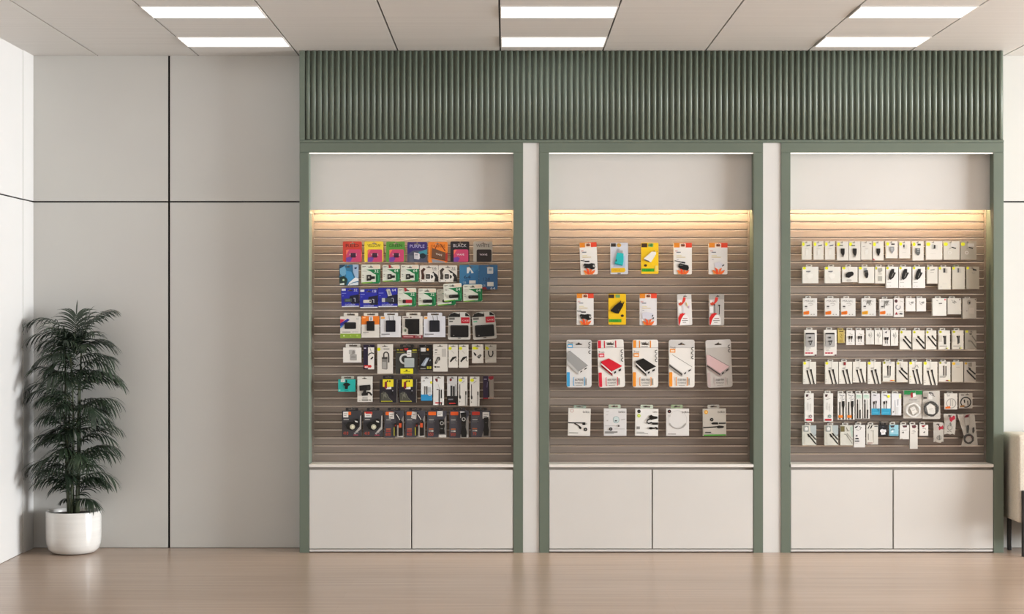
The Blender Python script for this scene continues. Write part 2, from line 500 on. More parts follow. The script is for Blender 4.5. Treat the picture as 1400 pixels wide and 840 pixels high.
POS = {}
def pkg(name, look, cat, bay, row, x0, y0, x1, y1, base, art, th=.018, tab=None, hole=None, rot=0, back=.092, r=0,
        parts=(), body='box', outline=None, mat=None, tabcol=None, hookdx=0, hookrow=None):
    """one package hanging on its own hook: the body with its print, the hang tab, product parts"""
    yF = back - th
    s = F/(yF - CAM_Y)
    w, h = (x1-x0)/s, (y1-y0)/s
    cx, zb = px((x0+x1)/2, y1, yF)
    n = POS.get((bay, row), 0); POS[(bay, row)] = n + 1
    where = '%s from left, %s row, %s' % (ORD[n], row, BAYN[bay])
    a = math.radians(rot)
    # turn about the middle of the front
    loc = (cx - math.sin(a)*h/2, yF, zb + h/2 - math.cos(a)*h/2)
    t = empty(name, loc, a, label=look + ', ' + where, category=cat, group='%s packs in the %s' % (cat, BAYN[bay].replace('-', ' ')))
    pk = Pack(w, h, s)
    m = MB()
    bm_ = mat or flat(base, .42, coat=.15 if body == 'card' else 0)
    if outline: out = [pk.P(*q) for q in outline]
    else: out = rrect(-w/2, w/2, 0, h, r/s)
    holes = []
    hk = None
    if hole and not tab:
        hx, hy, hw_, hh_ = hole            # per cent x, then pixels down from the top, width and height in pixels
        hc = (w*(hx/100-.5), h - hy/s)
        holes = [[(hc[0] + p*hw_/2/s, hc[1] + q*hh_/2/s) for p, q in ((-1, -1), (1, -1), (1, -.1), (.4, .15), (.25, 1), (-.25, 1), (-.4, .15), (-1, -.1))]]
        pk.holes = holes
        hk = (hc[0], hc[1] + hh_/2/s - .0019)
    m.prism(out, 0, th, bm_, holes=holes)
    pk.draw(m, art)
    m.build(body, t)
    if tab:
        ta, tb, tp = tab[:3]
        l, q = w*(ta/100-.5), w*(tb/100-.5); ht = tp/s
        tw = q - l
        hw_ = min(tw*.56, 11/s); hh_ = min(ht*.5, 2.6/s)
        c = (l+q)/2; zc = h + ht*.52
        m = MB(); yb = th - .0012
        m.prism(rrect(l, q, h+.0002, h+ht, min(1.1/s, ht*.3)), yb-.0008, yb, flat(tabcol or base, .42), holes=[rrect(c-hw_/2, c+hw_/2, zc-hh_/2, zc+hh_/2, hh_*.3)])
        m.build('hang_tab', t)
        hk = (c, zc + hh_/2 - .0019)
    for p in parts:
        nm, thick, pa = p[0], p[1], p[2]
        m = MB(); pk.draw(m, pa, base=-.0026 if len(p) > 4 else -.0004*0, first=thick, rough=.35)
        o = m.build(nm, t)
        if len(p) > 3 and p[3]: o['label'] = p[3]
    if hk:
        wx = loc[0] + hk[0]*math.cos(a) + hk[1]*math.sin(a); wz = loc[2] - hk[0]*math.sin(a) + hk[1]*math.cos(a)
        ln = SD - yF - (th if tab else 0) + .016
        ln = max(.03, math.ceil(ln*100)/100)
        o = bpy.data.objects.new('hanging_hook', hook_mesh(ln)); COL.objects.link(o); o.location = (wx, SD-.0002, wz)
        o['label'] = 'thin steel hook holding the pack ' + where; o['category'] = 'hook'; o['group'] = 'steel hooks in the ' + BAYN[bay].replace('-', ' ')
    return t

def sticker(x0, y0, x1, y1, col='#e4e2de', rot=0):
    return ('price_sticker', .0011, [('r', x0, y0, x1, y1, col), ('r', x0+(x1-x0)*.15, y0+(y1-y0)*.3, x1-(x1-x0)*.15, y0+(y1-y0)*.4, G2), ('r', x0+(x1-x0)*.15, y0+(y1-y0)*.6, x1-(x1-x0)*.35, y0+(y1-y0)*.72, G2)], 'white price sticker')

def lines(x0, x1, ys, col=G, hh=1.6):
    return [('r', x0, y, x0 + (x1-x0)*f, y+hh, col) for y, f in zip(ys, (1, .8, .95, .7, .9, .6, 1, .75))]

# ---------------------------------------------------------------- plant-side bay
A = 0
def mem_wave(look, x0, x1, col, title, tcol, inner='#c6436c', y1=358.3, chip=True, wtxt=True):
    art = [('t', title, 50, 20, 4.2, tcol, 70)]
    art += [('r', 17, 39, 95, 100, inner, 2)]
    art += [('p', [(17, 80), (38, 74), (50, 82), (40, 100), (17, 100)], '#73419a' if inner != '#2a2322' else '#2a2322')]
    if inner == '#c6436c': art += [('p', [(17, 42), (34, 40), (20, 62), (17, 66)], '#e8735c')]
    art += [('t', 'WAVE', 53, 64, 2.6, '#f2e6ee', 40)]
    parts = [('memory_card', .0024, [('r', 42, 56, 68, 79, '#33142f', .5), ('r', 46, 60, 64, 63, '#5b2f52')], 'tiny dark memory card')] if chip else []
    pkg('memory_card_pack', look, 'memory card', A, 'top', x0, 330.4, x1, y1, col, art, th=.003, hole=(52, 2.6, 7, 2.0), r=1.6, parts=parts, body='card')
mem_wave('red card pack with pink square', 468.8, 494.7, '#c8402f', 'RED', '#4a130d')
mem_wave('yellow card pack with pink square', 498.3, 524.1, '#ecd23a', 'YELLOW', '#2a220c', chip=True)
mem_wave('green card pack with pink square', 527.9, 553.6, '#54923a', 'GREEN', '#1d3313')
pkg('memory_card_pack', 'purple card pack with grey cable picture', 'memory card', A, 'top', 556.9, 331, 583.9, 358.9, '#33246b',
    [('p', [(0, 62), (30, 42), (100, 40), (100, 100), (0, 100)], '#4a4f63'), ('p', [(55, 50), (100, 36), (100, 62), (70, 66)], '#3f8b9a'), ('t', 'PURPLE', 50, 21, 4.2, '#b9b2dd', 74),
     ('r', 10, 66, 32, 100, '#5e6270'), ('p', [(34, 52), (60, 56), (66, 70), (60, 86), (34, 82)], '#d8d6da'), ('e', 78, 68, 16, 13, '#0f2630')], th=.003, hole=(50, 2.6, 8, 2.0), r=1.6, body='card',
    parts=[('usb_plug', .004, [('r', 36, 56, 56, 80, '#c9c7cc', .6), ('r', 39, 60, 53, 66, '#8f8d94')], 'silver plug')])
pkg('memory_card_pack', 'orange card pack with tilted brown card', 'memory card', A, 'top', 585.6, 331, 612, 359.2, '#e5822b',
    [('t', 'ORANGE', 50, 20, 4.0, '#7a3208', 74), ('p', [(30, 38), (46, 10), (50, 10), (34, 42)], '#6d2f10'), ('p', [(62, 10), (66, 10), (90, 44), (84, 44)], '#6d2f10'),
     ('p', [(17, 82), (86, 96), (86, 100), (22, 100)], '#8a8f9a'), ('p', [(86, 60), (100, 50), (100, 96), (86, 92)], '#a5281c')], th=.003, hole=(48, 2.4, 7, 2.0), r=1.6, body='card',
    parts=[('memory_card', .003, [('p', [(20, 29), (90, 52), (88, 92), (17, 77)], '#6b4a36'), ('t', 'WAVE', 55, 61, 2.6, '#efe2d4', 34, -14), ('p', [(17, 74), (88, 89), (88, 92), (17, 77)], '#2c1c12')], 'tilted brown memory card')])
mem_wave('black card pack with pink square', 615.9, 641.6, '#17151a', 'BLACK', '#c9c6cc', chip=False)
mem_wave('pale grey card pack with black square', 647.1, 673.3, '#aaa79f', 'WHITE', '#1b1918', inner='#2a2322', chip=False)

pkg('memory_card_pack', 'blue wave patterned card pack', 'memory card', A, 'second', 463.9, 362, 490.2, 390.4, '#2a6f96',
    [('p', [(0, 0), (30, 0), (8, 40), (0, 60)], '#1c3a55'), ('p', [(2, 20), (28, 6), (40, 40), (20, 60), (4, 44)], '#6ba3c2'), ('p', [(34, 30), (62, 34), (78, 66), (50, 84), (36, 60)], '#3f8fc0'),
     ('p', [(0, 62), (24, 54), (42, 70), (36, 100), (0, 100)], '#123029'), ('p', [(70, 0), (100, 0), (100, 62), (84, 66), (72, 36)], '#9fb6cf'), ('p', [(78, 14), (92, 12), (90, 20), (80, 22)], '#27305a'),
     ('p', [(82, 62), (100, 66), (100, 78), (70, 86), (54, 92), (48, 100), (44, 100), (52, 86)], '#e4e8ea'), ('p', [(2, 92), (26, 88), (26, 98), (4, 98)], '#dfe6e2'), ('p', [(56, 92), (98, 84), (98, 98), (52, 100)], '#d6dde2'), ('e', 22, 74, 5, 5, '#b9d6b2')],
    th=.003, hole=(46, 3.0, 7, 2.2), r=1.8, body='card')
def green_card(name, look, cat, row, x0, y0, x1, y1, num, prod, rot=0, back=.092, tip=None, num_x=80):
    art = [('r', 62, 4, 96, 21, '#e6d3bf', 1), ('p', [(26, 26), (100, 23), (100, 93), (92, 100), (14, 100), (14, 95), (77, 92), (77, 53), (66, 48), (50, 36)], '#137a45'),
           ('p', [(0, 95), (60, 90), (60, 94), (20, 100), (4, 100)], '#7fb43c'), ('r', 6, 8, 24, 11, '#77756e'), ('r', 6, 14, 18, 16, '#9a978f'), ('r', 6, 28, 26, 30, '#aaa79d'), ('r', 6, 36, 30, 38, '#b9b6ac'), ('r', 6, 54, 14, 60, '#a9a69c'), ('r', 6, 66, 14, 70, '#a9a69c'),
           ('t', num, num_x, 34, 4.0, '#e2efdf', 22), ('r', 88, 55, 93, 86, '#3e9a68')]
    if tip: art += [('p', [(34, 0), (46, 0), (50, 16), (38, 20)], tip)]
    pkg(name, look, cat, A, row, x0, y0, x1, y1, '#dcdfd2', art, th=.003, hole=(52, 3.2, 8, 2.0), r=1.6, rot=rot, back=back, body='card', parts=[prod])
mcard = ('memory_card', .0022, [('p', [(29, 55), (52, 54), (54, 62), (72, 62), (72, 76), (54, 78), (52, 84), (29, 86)], K), ('r', 34, 62, 46, 76, '#6e6b63'), ('r', 37, 64, 43, 70, '#cfccc2')], 'black memory card')
green_card('memory_card_pack', 'green and white card pack marked 32', 'memory card', 'second', 493.9, 362, 519.8, 387.8, '32', mcard)
green_card('memory_card_pack', 'green and white card pack with red hook tag', 'memory card', 'second', 523, 362.5, 546.6, 385.4, '64', mcard, tip='#a8232d')
green_card('memory_card_pack', 'green and white card pack marked 64', 'memory card', 'second', 547.9, 362.5, 572.7, 385.4, '64', mcard)
for i, (x0, x1, num) in enumerate(((573.9, 599.1, '16'), (599.6, 624.9, '32'))):
    pkg('memory_card_pack', ('white and black microcard pack with brown markings', 'white and black microcard pack with big black swoosh')[i], 'memory card', A, 'second', x0, 363.1, x1, 386, '#ddd8ce',
        [('p', [(6, 30), (22, 14), (32, 22), (20, 40), (26, 60), (24, 84), (8, 84), (10, 60)], '#43281e' if i == 0 else '#3b332d'), ('r', 6, 88, 60, 95, '#f0ece4'),
         ('p', [(50, 24) if i else (74, 36), (72, 36), (96, 58), (100, 72), (100, 98), (78, 98), (84, 70), (66, 46)], '#1a1817'), ('t', num, 80, 17, 3.0, '#3d3a36', 20), ('r', 70, 26, 92, 29, '#8b877f'), ('r', 30, 46, 76, 88, '#e9e6de', 1), ('e', 9, 91, 2.5, 2.5, K), ('e', 38, 91, 2.5, 2.5, K)],
        th=.003, hole=(50, 2.4, 7, 2.0), r=1.2, body='card',
        parts=[('memory_card', .0022, [('r', 33, 52, 56, 80, '#262422', .6), ('r', 38, 60, 50, 72, '#7b776f')], 'black adapter card'), ('microcard', .0018, [('p', [(61, 56), (68, 58), (73, 68), (68, 78), (61, 78)], K)], 'tiny black card')])
for i, (x0, x1) in enumerate(((628.3, 654.6), (654.9, 680.4))):
    pkg('memory_card_pack', ('plain blue card pack with white price label', 'large blue card pack beside the bare slats')[i], 'memory card', A, 'second', x0, 362.5, x1, (391, 395.9)[i], ('#3b7aa6', '#2f6694')[i],
        [('p', [(4, 100), (60, 40), (96, 20), (100, 30), (100, 100)], ('#2f6b9a', '#2a5b88')[i]), ('t', ('64', '128')[i], 40, 58, 4.4, '#16314e', 36), ('t', 'GB', 26, 84, 2.6, '#a9c6da', 16),
         ('p', [(38, 12), (52, 10), (74, 38), (62, 40), (56, 22), (46, 40), (38, 40)], ('#dfe4e6', '#2f6694')[i]), ('r', 50 if i == 0 else 44, 74 if i == 0 else 70, 84 if i == 0 else 78, 90 if i == 0 else 87, '#d6d5cf')]
        + ([('t', '64', 74, 96, 3, '#c9d4dc', 26), ('p', [(10, 92), (36, 90), (44, 100), (10, 100)], '#8d1c28')] if i else []), back=.104, th=.003, hole=(54, 2.6, 8, 2.2), r=1, body='card',
        parts=[('memory_card', .002, [('r', 44, 9, 76, 36, '#c9cdd0', .6), ('r', 52, 15, 68, 24, '#8aa0b0')], 'pale memory card')] if i else ())

for i, (x0, y0, x1, y1, num, rot) in enumerate(((466.6, 394, 490.7, 419.8, '32', -1.5), (491.9, 395.4, 516.4, 421.2, '128', -1), (516.8, 393.7, 543.5, 419.9, '64', -.5))):
    stick = [('usb_stick', .006, [('r', 18, 56, 58, 74, '#3d4a45', .8), ('r', 24, 60, 50, 70, '#5c6b64')], 'grey USB stick'), ('usb_stick', .006, [('r', 20, 57, 64, 74, '#cfcbc4', .8), ('e', 58, 65, 4, 5, '#23221f')], 'silver USB stick'), ('usb_stick', .006, [('r', 20, 54, 70, 74, '#3a4048', .8), ('r', 20, 54, 36, 74, '#b9bcc0')], 'dark USB stick')][i]
    pkg('usb_stick_pack', ('blue card pack with dark USB stick', 'blue card pack with silver USB stick', 'blue card pack with white tag')[i], 'USB stick', A, 'third', x0, y0, x1, y1, '#1f27a0',
        [('p', [(50, 42), (100, 34), (100, 84), (60, 84), (42, 66)], '#12132f'), ('t', num, 82, 12, 3.4, '#dfe2f4', 20), ('t', 'GOODRAM', 48, 89, 2.6, '#cdd2f0', 56), ('r', 2, 95, 98, 100, '#dcdfe6'), ('r', 4, 26, 28, 29, '#8d93d6'), ('r', 4, 3, 26, 14, '#d9dbe2' if i < 2 else '#1f27a0'), ('r', 6, 40, 14, 42, '#8d93d6'),
         ('l', [(70, 55), (78, 55), (78, 74)], .9, '#c9ccd8')], th=.003, hole=(52, 3.2, 7, 2.2), r=1, rot=rot, body='card',
        parts=[stick] + ([('hang_tag', .0016, [('p', [(42, 8), (60, 6), (72, 40), (52, 44)], '#c8c8c2'), ('p', [(50, 16), (60, 15), (66, 36), (56, 38)], '#9a9a94')], 'white tag')] if i == 2 else []))
def stick(col, lab, x0=30, x1=78, tail=None):
    a = [('r', x0, 63, x1, 82, col, 1.6), ('r', x0+5, 67, x0+18, 73, '#4a4844')]
    if tail: a.append(('r', x0, 63, x0+18, 82, '#2a1a1a', 1.2))
    return ('usb_stick', .007, a, lab)
green_card('usb_stick_pack', 'green and white pack with red stick', 'USB stick', 'third', 544, 394, 569, 419.3, '32', stick('#b01c2c', 'red and black USB stick', 26, 78, True), tip='#a8232d')
green_card('usb_stick_pack', 'upright green and white pack with black stick', 'USB stick', 'third', 571.9, 394.7, 596.1, 418.6, '32', stick(K, 'black USB stick', 26, 80))
green_card('usb_stick_pack', 'tilted green and white pack half hidden behind another', 'USB stick', 'third', 597.6, 395.3, 622.8, 417.7, '32', stick(K, 'black USB stick', 28, 76), rot=-3, back=.104)
green_card('usb_stick_pack', 'tilted green and white pack overlapping its neighbour', 'USB stick', 'third', 606.5, 387.8, 631.5, 412.2, '64', stick(K, 'black USB stick', 28, 82), rot=-3, back=.084)
green_card('usb_stick_pack', 'green and white pack with brown-black stick', 'USB stick', 'third', 633.2, 389.2, 659.4, 412.8, '64', stick('#2a1a10', 'dark brown USB stick', 27, 80), rot=-1)

HD = 'hard drive'
pkg('hard_drive_box', 'white box with lime green base band', HD, A, 'fourth', 465.2, 432.9, 493.3, 462.7, W,
    [('r', 0, 79, 100, 100, '#8aa83a'), ('p', [(0, 12), (24, 14), (0, 34)], '#cf2f52'), ('p', [(0, 32), (36, 10), (46, 16), (14, 40), (0, 46)], '#2c2f96'), ('p', [(0, 46), (20, 38), (0, 56)], '#3f86c4'), ('r', 10, 70, 50, 73, '#77746c'), ('r', 58, 70, 88, 72, '#9c998f'), ('t', '2.5', 84, 11, 2.2, '#45423c', 10),
     ('e', 18, 89, 3.5, 3.5, '#dfe8bd'), ('e', 50, 89, 3.5, 3.5, '#aac45f'), ('e', 82, 89, 3.5, 3.5, '#aac45f')], th=.022, tab=(15, 86, 4.9),
    parts=[('hard_drive', .004, [('r', 21, 27, 77, 57, '#151414', 1.2), ('r', 25, 31, 73, 34, '#2a2928')], 'black portable drive')])
pkg('hard_drive_box', 'white box with orange upper half', HD, A, 'fourth', 494.3, 432.4, 518.6, 461.8, W,
    [('r', 0, 0, 100, 39, ORG), ('r', 6, 4, 22, 10, '#f3b780'), ('r', 8, 74, 40, 77, '#7d7a72'), ('r', 8, 82, 26, 84, G), ('r', 42, 2, 64, 22, '#d9dde0'), ('r', 50, 6, 56, 20, '#6b7682')], th=.022, tab=(11, 92, 4.3),
    parts=[('hard_drive', .004, [('r', 29, 23, 73, 69, '#100f10', .8), ('r', 33, 27, 69, 29, '#262526')], 'black portable drive')])
for i, (x0, x1) in enumerate(((520, 548), (579.2, 608.8))):
    if i == 1:
        pkg('hard_drive_box', 'white box filled by big black drive, red base', HD, A, 'fourth', 550, 432.6, 577.8, 463, W,
            [('r', 0, 85, 100, 100, '#7f1c26'), ('t', '1TB', 80, 92, 2.8, W2, 26), ('r', 6, 91, 54, 94, '#d8a9a9'), ('r', 5, 4, 30, 7, '#6b4a4a'), ('e', 42, 5, 4, 3, '#43312b'), ('e', 13, 64, 9, 9, '#c3c9b6'), ('e', 15, 64, 5, 6, '#5b6152')], th=.022, tab=(18, 89, 5),
            parts=[('hard_drive', .004, [('p', [(14, 12), (84, 12), (84, 81), (29, 81), (29, 58), (14, 48)], '#131110')], 'large black drive')])
    pkg('hard_drive_box', ('white box with upright navy black drive', 'white box with charcoal drive, orange corner')[i], HD, A, 'fourth', x0, 432.5, x1, 461.2, ('#dcdcde', '#d6d7dd')[i],
        [('r', 3, 3, 22 if i == 0 else 17, 13, '#e5a04a'), ('r', 5, 84, 46, 88, '#6e6d6e'), ('r', 5, 92, 26, 94, G), ('l', [(42, -2), (45, 20)], .8, '#7c7a78'), ('l', [(62, -2), (66, 20)], .8, '#7c7a78')], th=.022, tab=(17, 85, 4.7),
        parts=[('hard_drive', .004, [('r', 27, 20, 74, 75, ('#10111c', '#1d1e24')[i], 1.2), ('r', 36, 22, 37.5, 73, '#23263a')], 'dark portable drive')])
for i, (x0, y0, x1, y1, rot) in enumerate(((612.4, 427, 643.3, 464.6, 0), (645.6, 426.4, 678, 464, -4))):
    pkg('drive_case_pack', ('clear case pack hanging straight, black case', 'clear case pack hanging askew, black case')[i], 'drive case', A, 'fourth', x0, y0, x1, y1, '#c9c7c0',
        [('r', 58, 19, 96, 41, '#b3172b'), ('t', 'CASE', 78, 31, 2.2, '#f0c9c9', 28), ('r', 6, 20, 30, 28, '#6d6a64'), ('r', 6, 32, 22, 36, '#4a4844' if i == 0 else '#4fb487'), ('r', 4, 12, 40, 18, '#2c2a28'), ('r', 44, 93, 56, 96, '#56534e')], th=.012, hole=(52, 3.2, 8, 2.2),
        rot=rot, body='card', outline=[(2, 18), (8, 8), (22, 1.5), (40, 0), (78, 0), (90, 6), (99, 16), (100, 96), (96, 100), (4, 100), (0, 96)],
        parts=[('zip_case', .008, [('r', 11, 48, 91, 91, '#121111', 1.6), ('r', 14, 51, 88, 53, '#2b2927'), ('e', 26, 85, 2.5, 2, '#8b8781')], 'black zip case'),
               ('header_card', .002, [('p', [(4, 17), (12, 6), (30, 2), (52, 9), (60, 2), (84, 4), (98, 16), (72, 14), (50, 18)], '#171614')], 'black curved header'), ('hang_tag', .0026, [('r', 54, 1, 76, 18, '#cfcdc7')], 'white tag')])

HB = 'adapter box'
pkg('adapter_box', 'square white box with grey gadget picture', HB, A, 'fifth', 469.1, 475.6, 493.7, 495.9, W2,
    [('r', 32, 14, 68, 44, '#b4b1ac', 1), ('r', 38, 44, 76, 86, '#a5a29d', 1), ('e', 58, 30, 7, 12, '#8b8884'), ('r', 44, 60, 70, 66, '#7a7772'), ('l', [(56, 20), (48, 50)], .8, '#8b8884')], th=.03, tab=(12, 94, 4.9))
pkg('adapter_box', 'narrow purple and white box', HB, A, 'fifth', 496.9, 471.6, 511.9, 505.2, '#1d1430',
    [('r', 42, 11, 98, 100, W2), ('r', 6, 12, 24, 16, '#cfcbe0'), ('r', 6, 83, 70, 93, '#d13a35'), ('r', 12, 88, 40, 95, '#e5b9b6'), ('e', 62, 88, 12, 5, '#c5221f'), ('l', [(44, 44), (56, 36), (76, 33), (96, 36)], 1.4, K), ('p', [(62, 58), (84, 48), (92, 50), (78, 60)], K), ('l', [(60, 14), (72, 30)], .7, G2)], th=.022, hole=(54, 2, 5, 1.8))
pkg('adapter_box', 'tall white box with grey looped hub', HB, A, 'fifth', 515.9, 471, 537, 511.2, '#dad5cb',
    [('e', 10, 17, 11, 6, YEL), ('l', [(42, 44), (42, 32), (50, 27), (62, 27), (72, 32), (74, 44), (74, 62)], 1.8, '#3f3c38'), ('p', [(30, 45), (66, 42), (66, 84), (60, 86), (30, 84)], '#7e7b75'), ('r', 32, 60, 58, 83, '#a3a09a'), ('r', 30, 44, 66, 50, '#3c3935'), ('r', 40, 14, 78, 18, '#8d8a84')], th=.024, hole=(48, 2.6, 8, 1.8))
pkg('adapter_box', 'dark pack, pale square hub, yellow label', HB, A, 'fifth', 540.8, 476.2, 571.2, 511.6, '#3a3a36',
    [('r', 0, 0, 100, 16, '#191815'), ('r', 6, 5, 16, 9, '#a8a423'), ('r', 20, 5, 34, 9, '#b86e28'), ('p', [(38, 0), (58, 0), (54, 10), (40, 8)], '#a51f25'), ('r', 76, 5, 96, 11, '#b5b12c'), ('r', 6, 15, 40, 18, '#8b8a3a'), ('r', 70, 15, 96, 18, '#8b8a3a'),
     ('ring', 42, 42, 20, 2.6, '#c9ccc8', 60, 300)], th=.014, tab=(20, 81, 5), tabcol='#2c2b28',
    parts=[('hub', .006, [('r', 40, 39, 84, 74, '#a9b2b0', .8), ('r', 42, 40, 82, 43, '#c3cac8')], 'pale square hub'), ('yellow_label', .002, [('r', 22, 79, 79, 99, '#e3dc22'), ('r', 36, 90, 66, 92, '#8d8817'), ('e', 50, 86, 5, 3, '#5b570e')], 'yellow label'), sticker(51, 8, 71, 34)])
pkg('adapter_box', 'black box with silver bar hub picture', HB, A, 'fifth', 573.2, 471.6, 590.8, 506, '#0f0e0e',
    [('r', 12, 12, 50, 27, '#d6d4d0'), ('e', 66, 19, 9, 5, '#d08b2a'), ('r', 12, 36, 78, 38, '#55534f'), ('p', [(52, 52), (78, 52), (50, 82), (40, 86), (12, 82)], '#8f99a6'), ('p', [(56, 56), (72, 56), (44, 80), (34, 80)], '#b9c2cc'), ('p', [(86, 58), (90, 62), (82, 66), (80, 62)], '#a7adb3'), ('r', 8, 93, 50, 97, '#8d8a85'), ('r', 60, 86, 74, 96, '#b9b437'), ('r', 80, 86, 94, 96, '#b9b437')], th=.022, hole=(50, 2.4, 6, 1.8))
pkg('adapter_box', 'wide white box with grey printed lines', HB, A, 'fifth', 592.2, 471, 611.9, 508.3, '#d8d4cb',
    [('r', 60, 16, 90, 46, '#bcb8b0'), ('r', 12, 19, 30, 23, '#77736c'), ('r', 12, 29, 26, 32, '#77736c'), ('r', 12, 37, 48, 39, G), ('p', [(12, 68), (30, 46), (46, 46), (50, 54), (44, 62), (40, 56), (32, 66), (22, 72), (12, 72)], '#45423e'), ('p', [(20, 66), (34, 52), (40, 52), (26, 68)], '#a8a49c'), ('r', 10, 80, 20, 86, '#3a3733'), ('r', 24, 81, 46, 85, '#6e6a63')], th=.022, hole=(48, 2.4, 8, 1.8))
for i, (x0, x1) in enumerate(((613.2, 626), (627.5, 640.4))):
    pkg('adapter_box', ('narrow white box with black adapter beside printed box', 'narrow white box with black adapter, yellow dot')[i], HB, A, 'fifth', x0, 471.6, x1, 503, '#dcd8cf',
        [('e', 18, 16, 17, 7, YEL), ('l', [(34, 26), (60, 38)], .7, G), ('p', [(14, 72), (42, 54), (60, 52), (82, 50), (84, 55), (66, 60), (48, 66), (24, 77)], K), ('l', [(84, 56), (74, 66), (80, 71), (96, 71)], .8, '#6e6a63'), ('r', 6, 16, 28, 18, '#a6a31d')], th=.022, hole=(50, 2.2, 6, 1.7))
pkg('adapter_box', 'short white box with two black plugs', HB, A, 'fifth', 645.4, 471.2, 660.9, 496.8, '#d3cfc6',
    [('e', 22, 20, 20, 8, YEL), ('r', 36, 16, 54, 26, '#c9c62a'), ('p', [(12, 42), (24, 44), (40, 56), (32, 62), (20, 56)], K), ('p', [(44, 66), (70, 52), (84, 58), (62, 76)], K), ('p', [(54, 64), (70, 57), (74, 60), (60, 69)], '#8f8c85')], th=.022, hole=(48, 2.2, 7, 1.7))
pkg('adapter_box', 'short grey pack with curved black cable', HB, A, 'fifth', 663.2, 471.4, 678.6, 496.3, '#b7b2a8',
    [('p', [(2, 10), (22, 12), (38, 24), (20, 30), (6, 28)], '#b7b420'), ('l', [(30, 34), (31, 52), (40, 64), (52, 66), (64, 62), (70, 50), (68, 34)], 1.6, '#27241f'), ('r', 26, 36, 34, 48, K), ('r', 65, 36, 72, 48, K), ('p', [(2, 88), (50, 74), (98, 66), (98, 98), (2, 98)], '#c6c2b8')], th=.018, hole=(50, 2.2, 6, 1.6))

pkg('webcam_box', 'small turquoise box with black bracket', 'webcam box', A, 'sixth', 462.4, 519.1, 485.8, 535.8, '#1fb0a8',
    [('r', 44, 4, 52, 26, '#12302e'), ('e', 8, 88, 5, 6, '#a9dcc9'), ('r', 40, 92, 60, 95, '#0d5f5b')], th=.03, tab=(15, 90, 4.3), tabcol='#d8d6cd',
    parts=[('camera_mount', .005, [('p', [(28, 38), (40, 28), (58, 28), (72, 38), (66, 50), (58, 54), (56, 78), (40, 78), (40, 54), (32, 48)], '#0f1414')], 'black mount'), sticker(15, 0, 38, 22)])
pkg('webcam_box', 'white box with black clip-on webcam', 'webcam box', A, 'sixth', 488.6, 515.1, 508.8, 549.9, '#dedad1',
    [('r', 0, 10, 100, 11, G), ('l', [(66, 62), (84, 64), (98, 74)], 2.4, K), ('r', 34, 81, 70, 88, '#b4b1ab'), ('r', 30, 90, 74, 95, '#77746d'), ('p', [(80, 94), (86, 89), (92, 94)], K), ('r', 10, 92, 22, 95, G)], th=.03, hole=(48, 2.4, 7, 1.8),
    parts=[('webcam', .008, [('p', [(14, 36), (88, 32), (90, 50), (84, 54), (16, 56)], '#161413'), ('p', [(44, 54), (60, 53), (62, 62), (72, 66), (72, 74), (32, 76), (28, 68), (38, 62)], '#1b1917'), ('r', 68, 38, 84, 50, '#2e2b29')], 'black webcam')])
for i, (x0, x1) in enumerate(((519, 543.2), (545.2, 569.7))):
    pkg('hub_box', ('dark box with yellow square, beside white webcam box', 'dark box with yellow square, beside white-blue box')[i], 'hub box', A, 'sixth', x0, 518.9, x1, 550.8, '#1d1b24',
        [('p', [(6, 62), (20, 52), (36, 56), (50, 78), (60, 92), (6, 92)], '#4a4a42'), ('p', [(20, 70), (34, 54), (40, 80)], '#6f6f62'), ('l', [(10, 60), (24, 64), (20, 86)], .7, '#77766a'), ('l', [(40, 62), (52, 80), (74, 96)], .7, '#77766a'), ('r', 2, 0, 40, 2, '#4e4c52'), ('r', 97, 0, 100, 100, '#7d7a74'),
         ('r', 8, 92, 72, 97, '#a7a42e'), ('r', 18, 0, 78, 32, '#ecdc2e'), ('e', 46, 8, 4, 4, K), ('e', 58, 8, 4, 4, K), ('p', [(30, 12), (42, 8), (42, 40), (28, 38)], '#7b1a2a'), ('e', 74, 60, 7, 8, '#0b0a0e'), ('e', 74, 49, 2, 2, '#cfccd2')], th=.02, tab=(18, 78, 5.0), tabcol='#2b2830',
        parts=[sticker(36, 16, 66, 42)])
CB = 'cable box'
pkg('cable_box', 'white box with blue lower quarter', CB, A, 'sixth', 575.7, 515, 590.9, 548.2, '#dfe0de',
    [('r', 0, 74, 100, 100, '#2a8fc4'), ('e', 90, 25, 9, 6, YEL), ('l', [(34, 40), (34, 74)], 1.0, K), ('l', [(52, 40), (52, 74)], 1.0, K), ('r', 30, 42, 38, 54, K), ('r', 48, 42, 56, 54, K), ('r', 60, 44, 90, 70, '#b9bcbc'), ('ring', 78, 72, 14, 1.0, '#d5dde0'), ('p', [(26, 18), (32, 14), (30, 22)], G2)], th=.02, hole=(50, 1.9, 6, 1.6))
pkg('cable_box', 'tall white box with two angled plugs', CB, A, 'sixth', 592.3, 514.8, 606.9, 554.2, '#dcdcd8',
    [('p', [(18, 8), (42, 8), (42, 18), (32, 20), (20, 14)], '#6b1c22'), ('l', [(32, 46), (56, 46), (56, 98)], 1.6, K), ('l', [(76, 46), (76, 76)], 1.6, K), ('r', 18, 90, 84, 94, '#c8202c', .8), ('l', [(56, 90), (56, 100)], 1.4, K), ('l', [(76, 90), (76, 100)], 1.4, K), ('l', [(44, 26), (60, 44)], .6, G)], th=.02, hole=(50, 1.9, 7, 1.6))
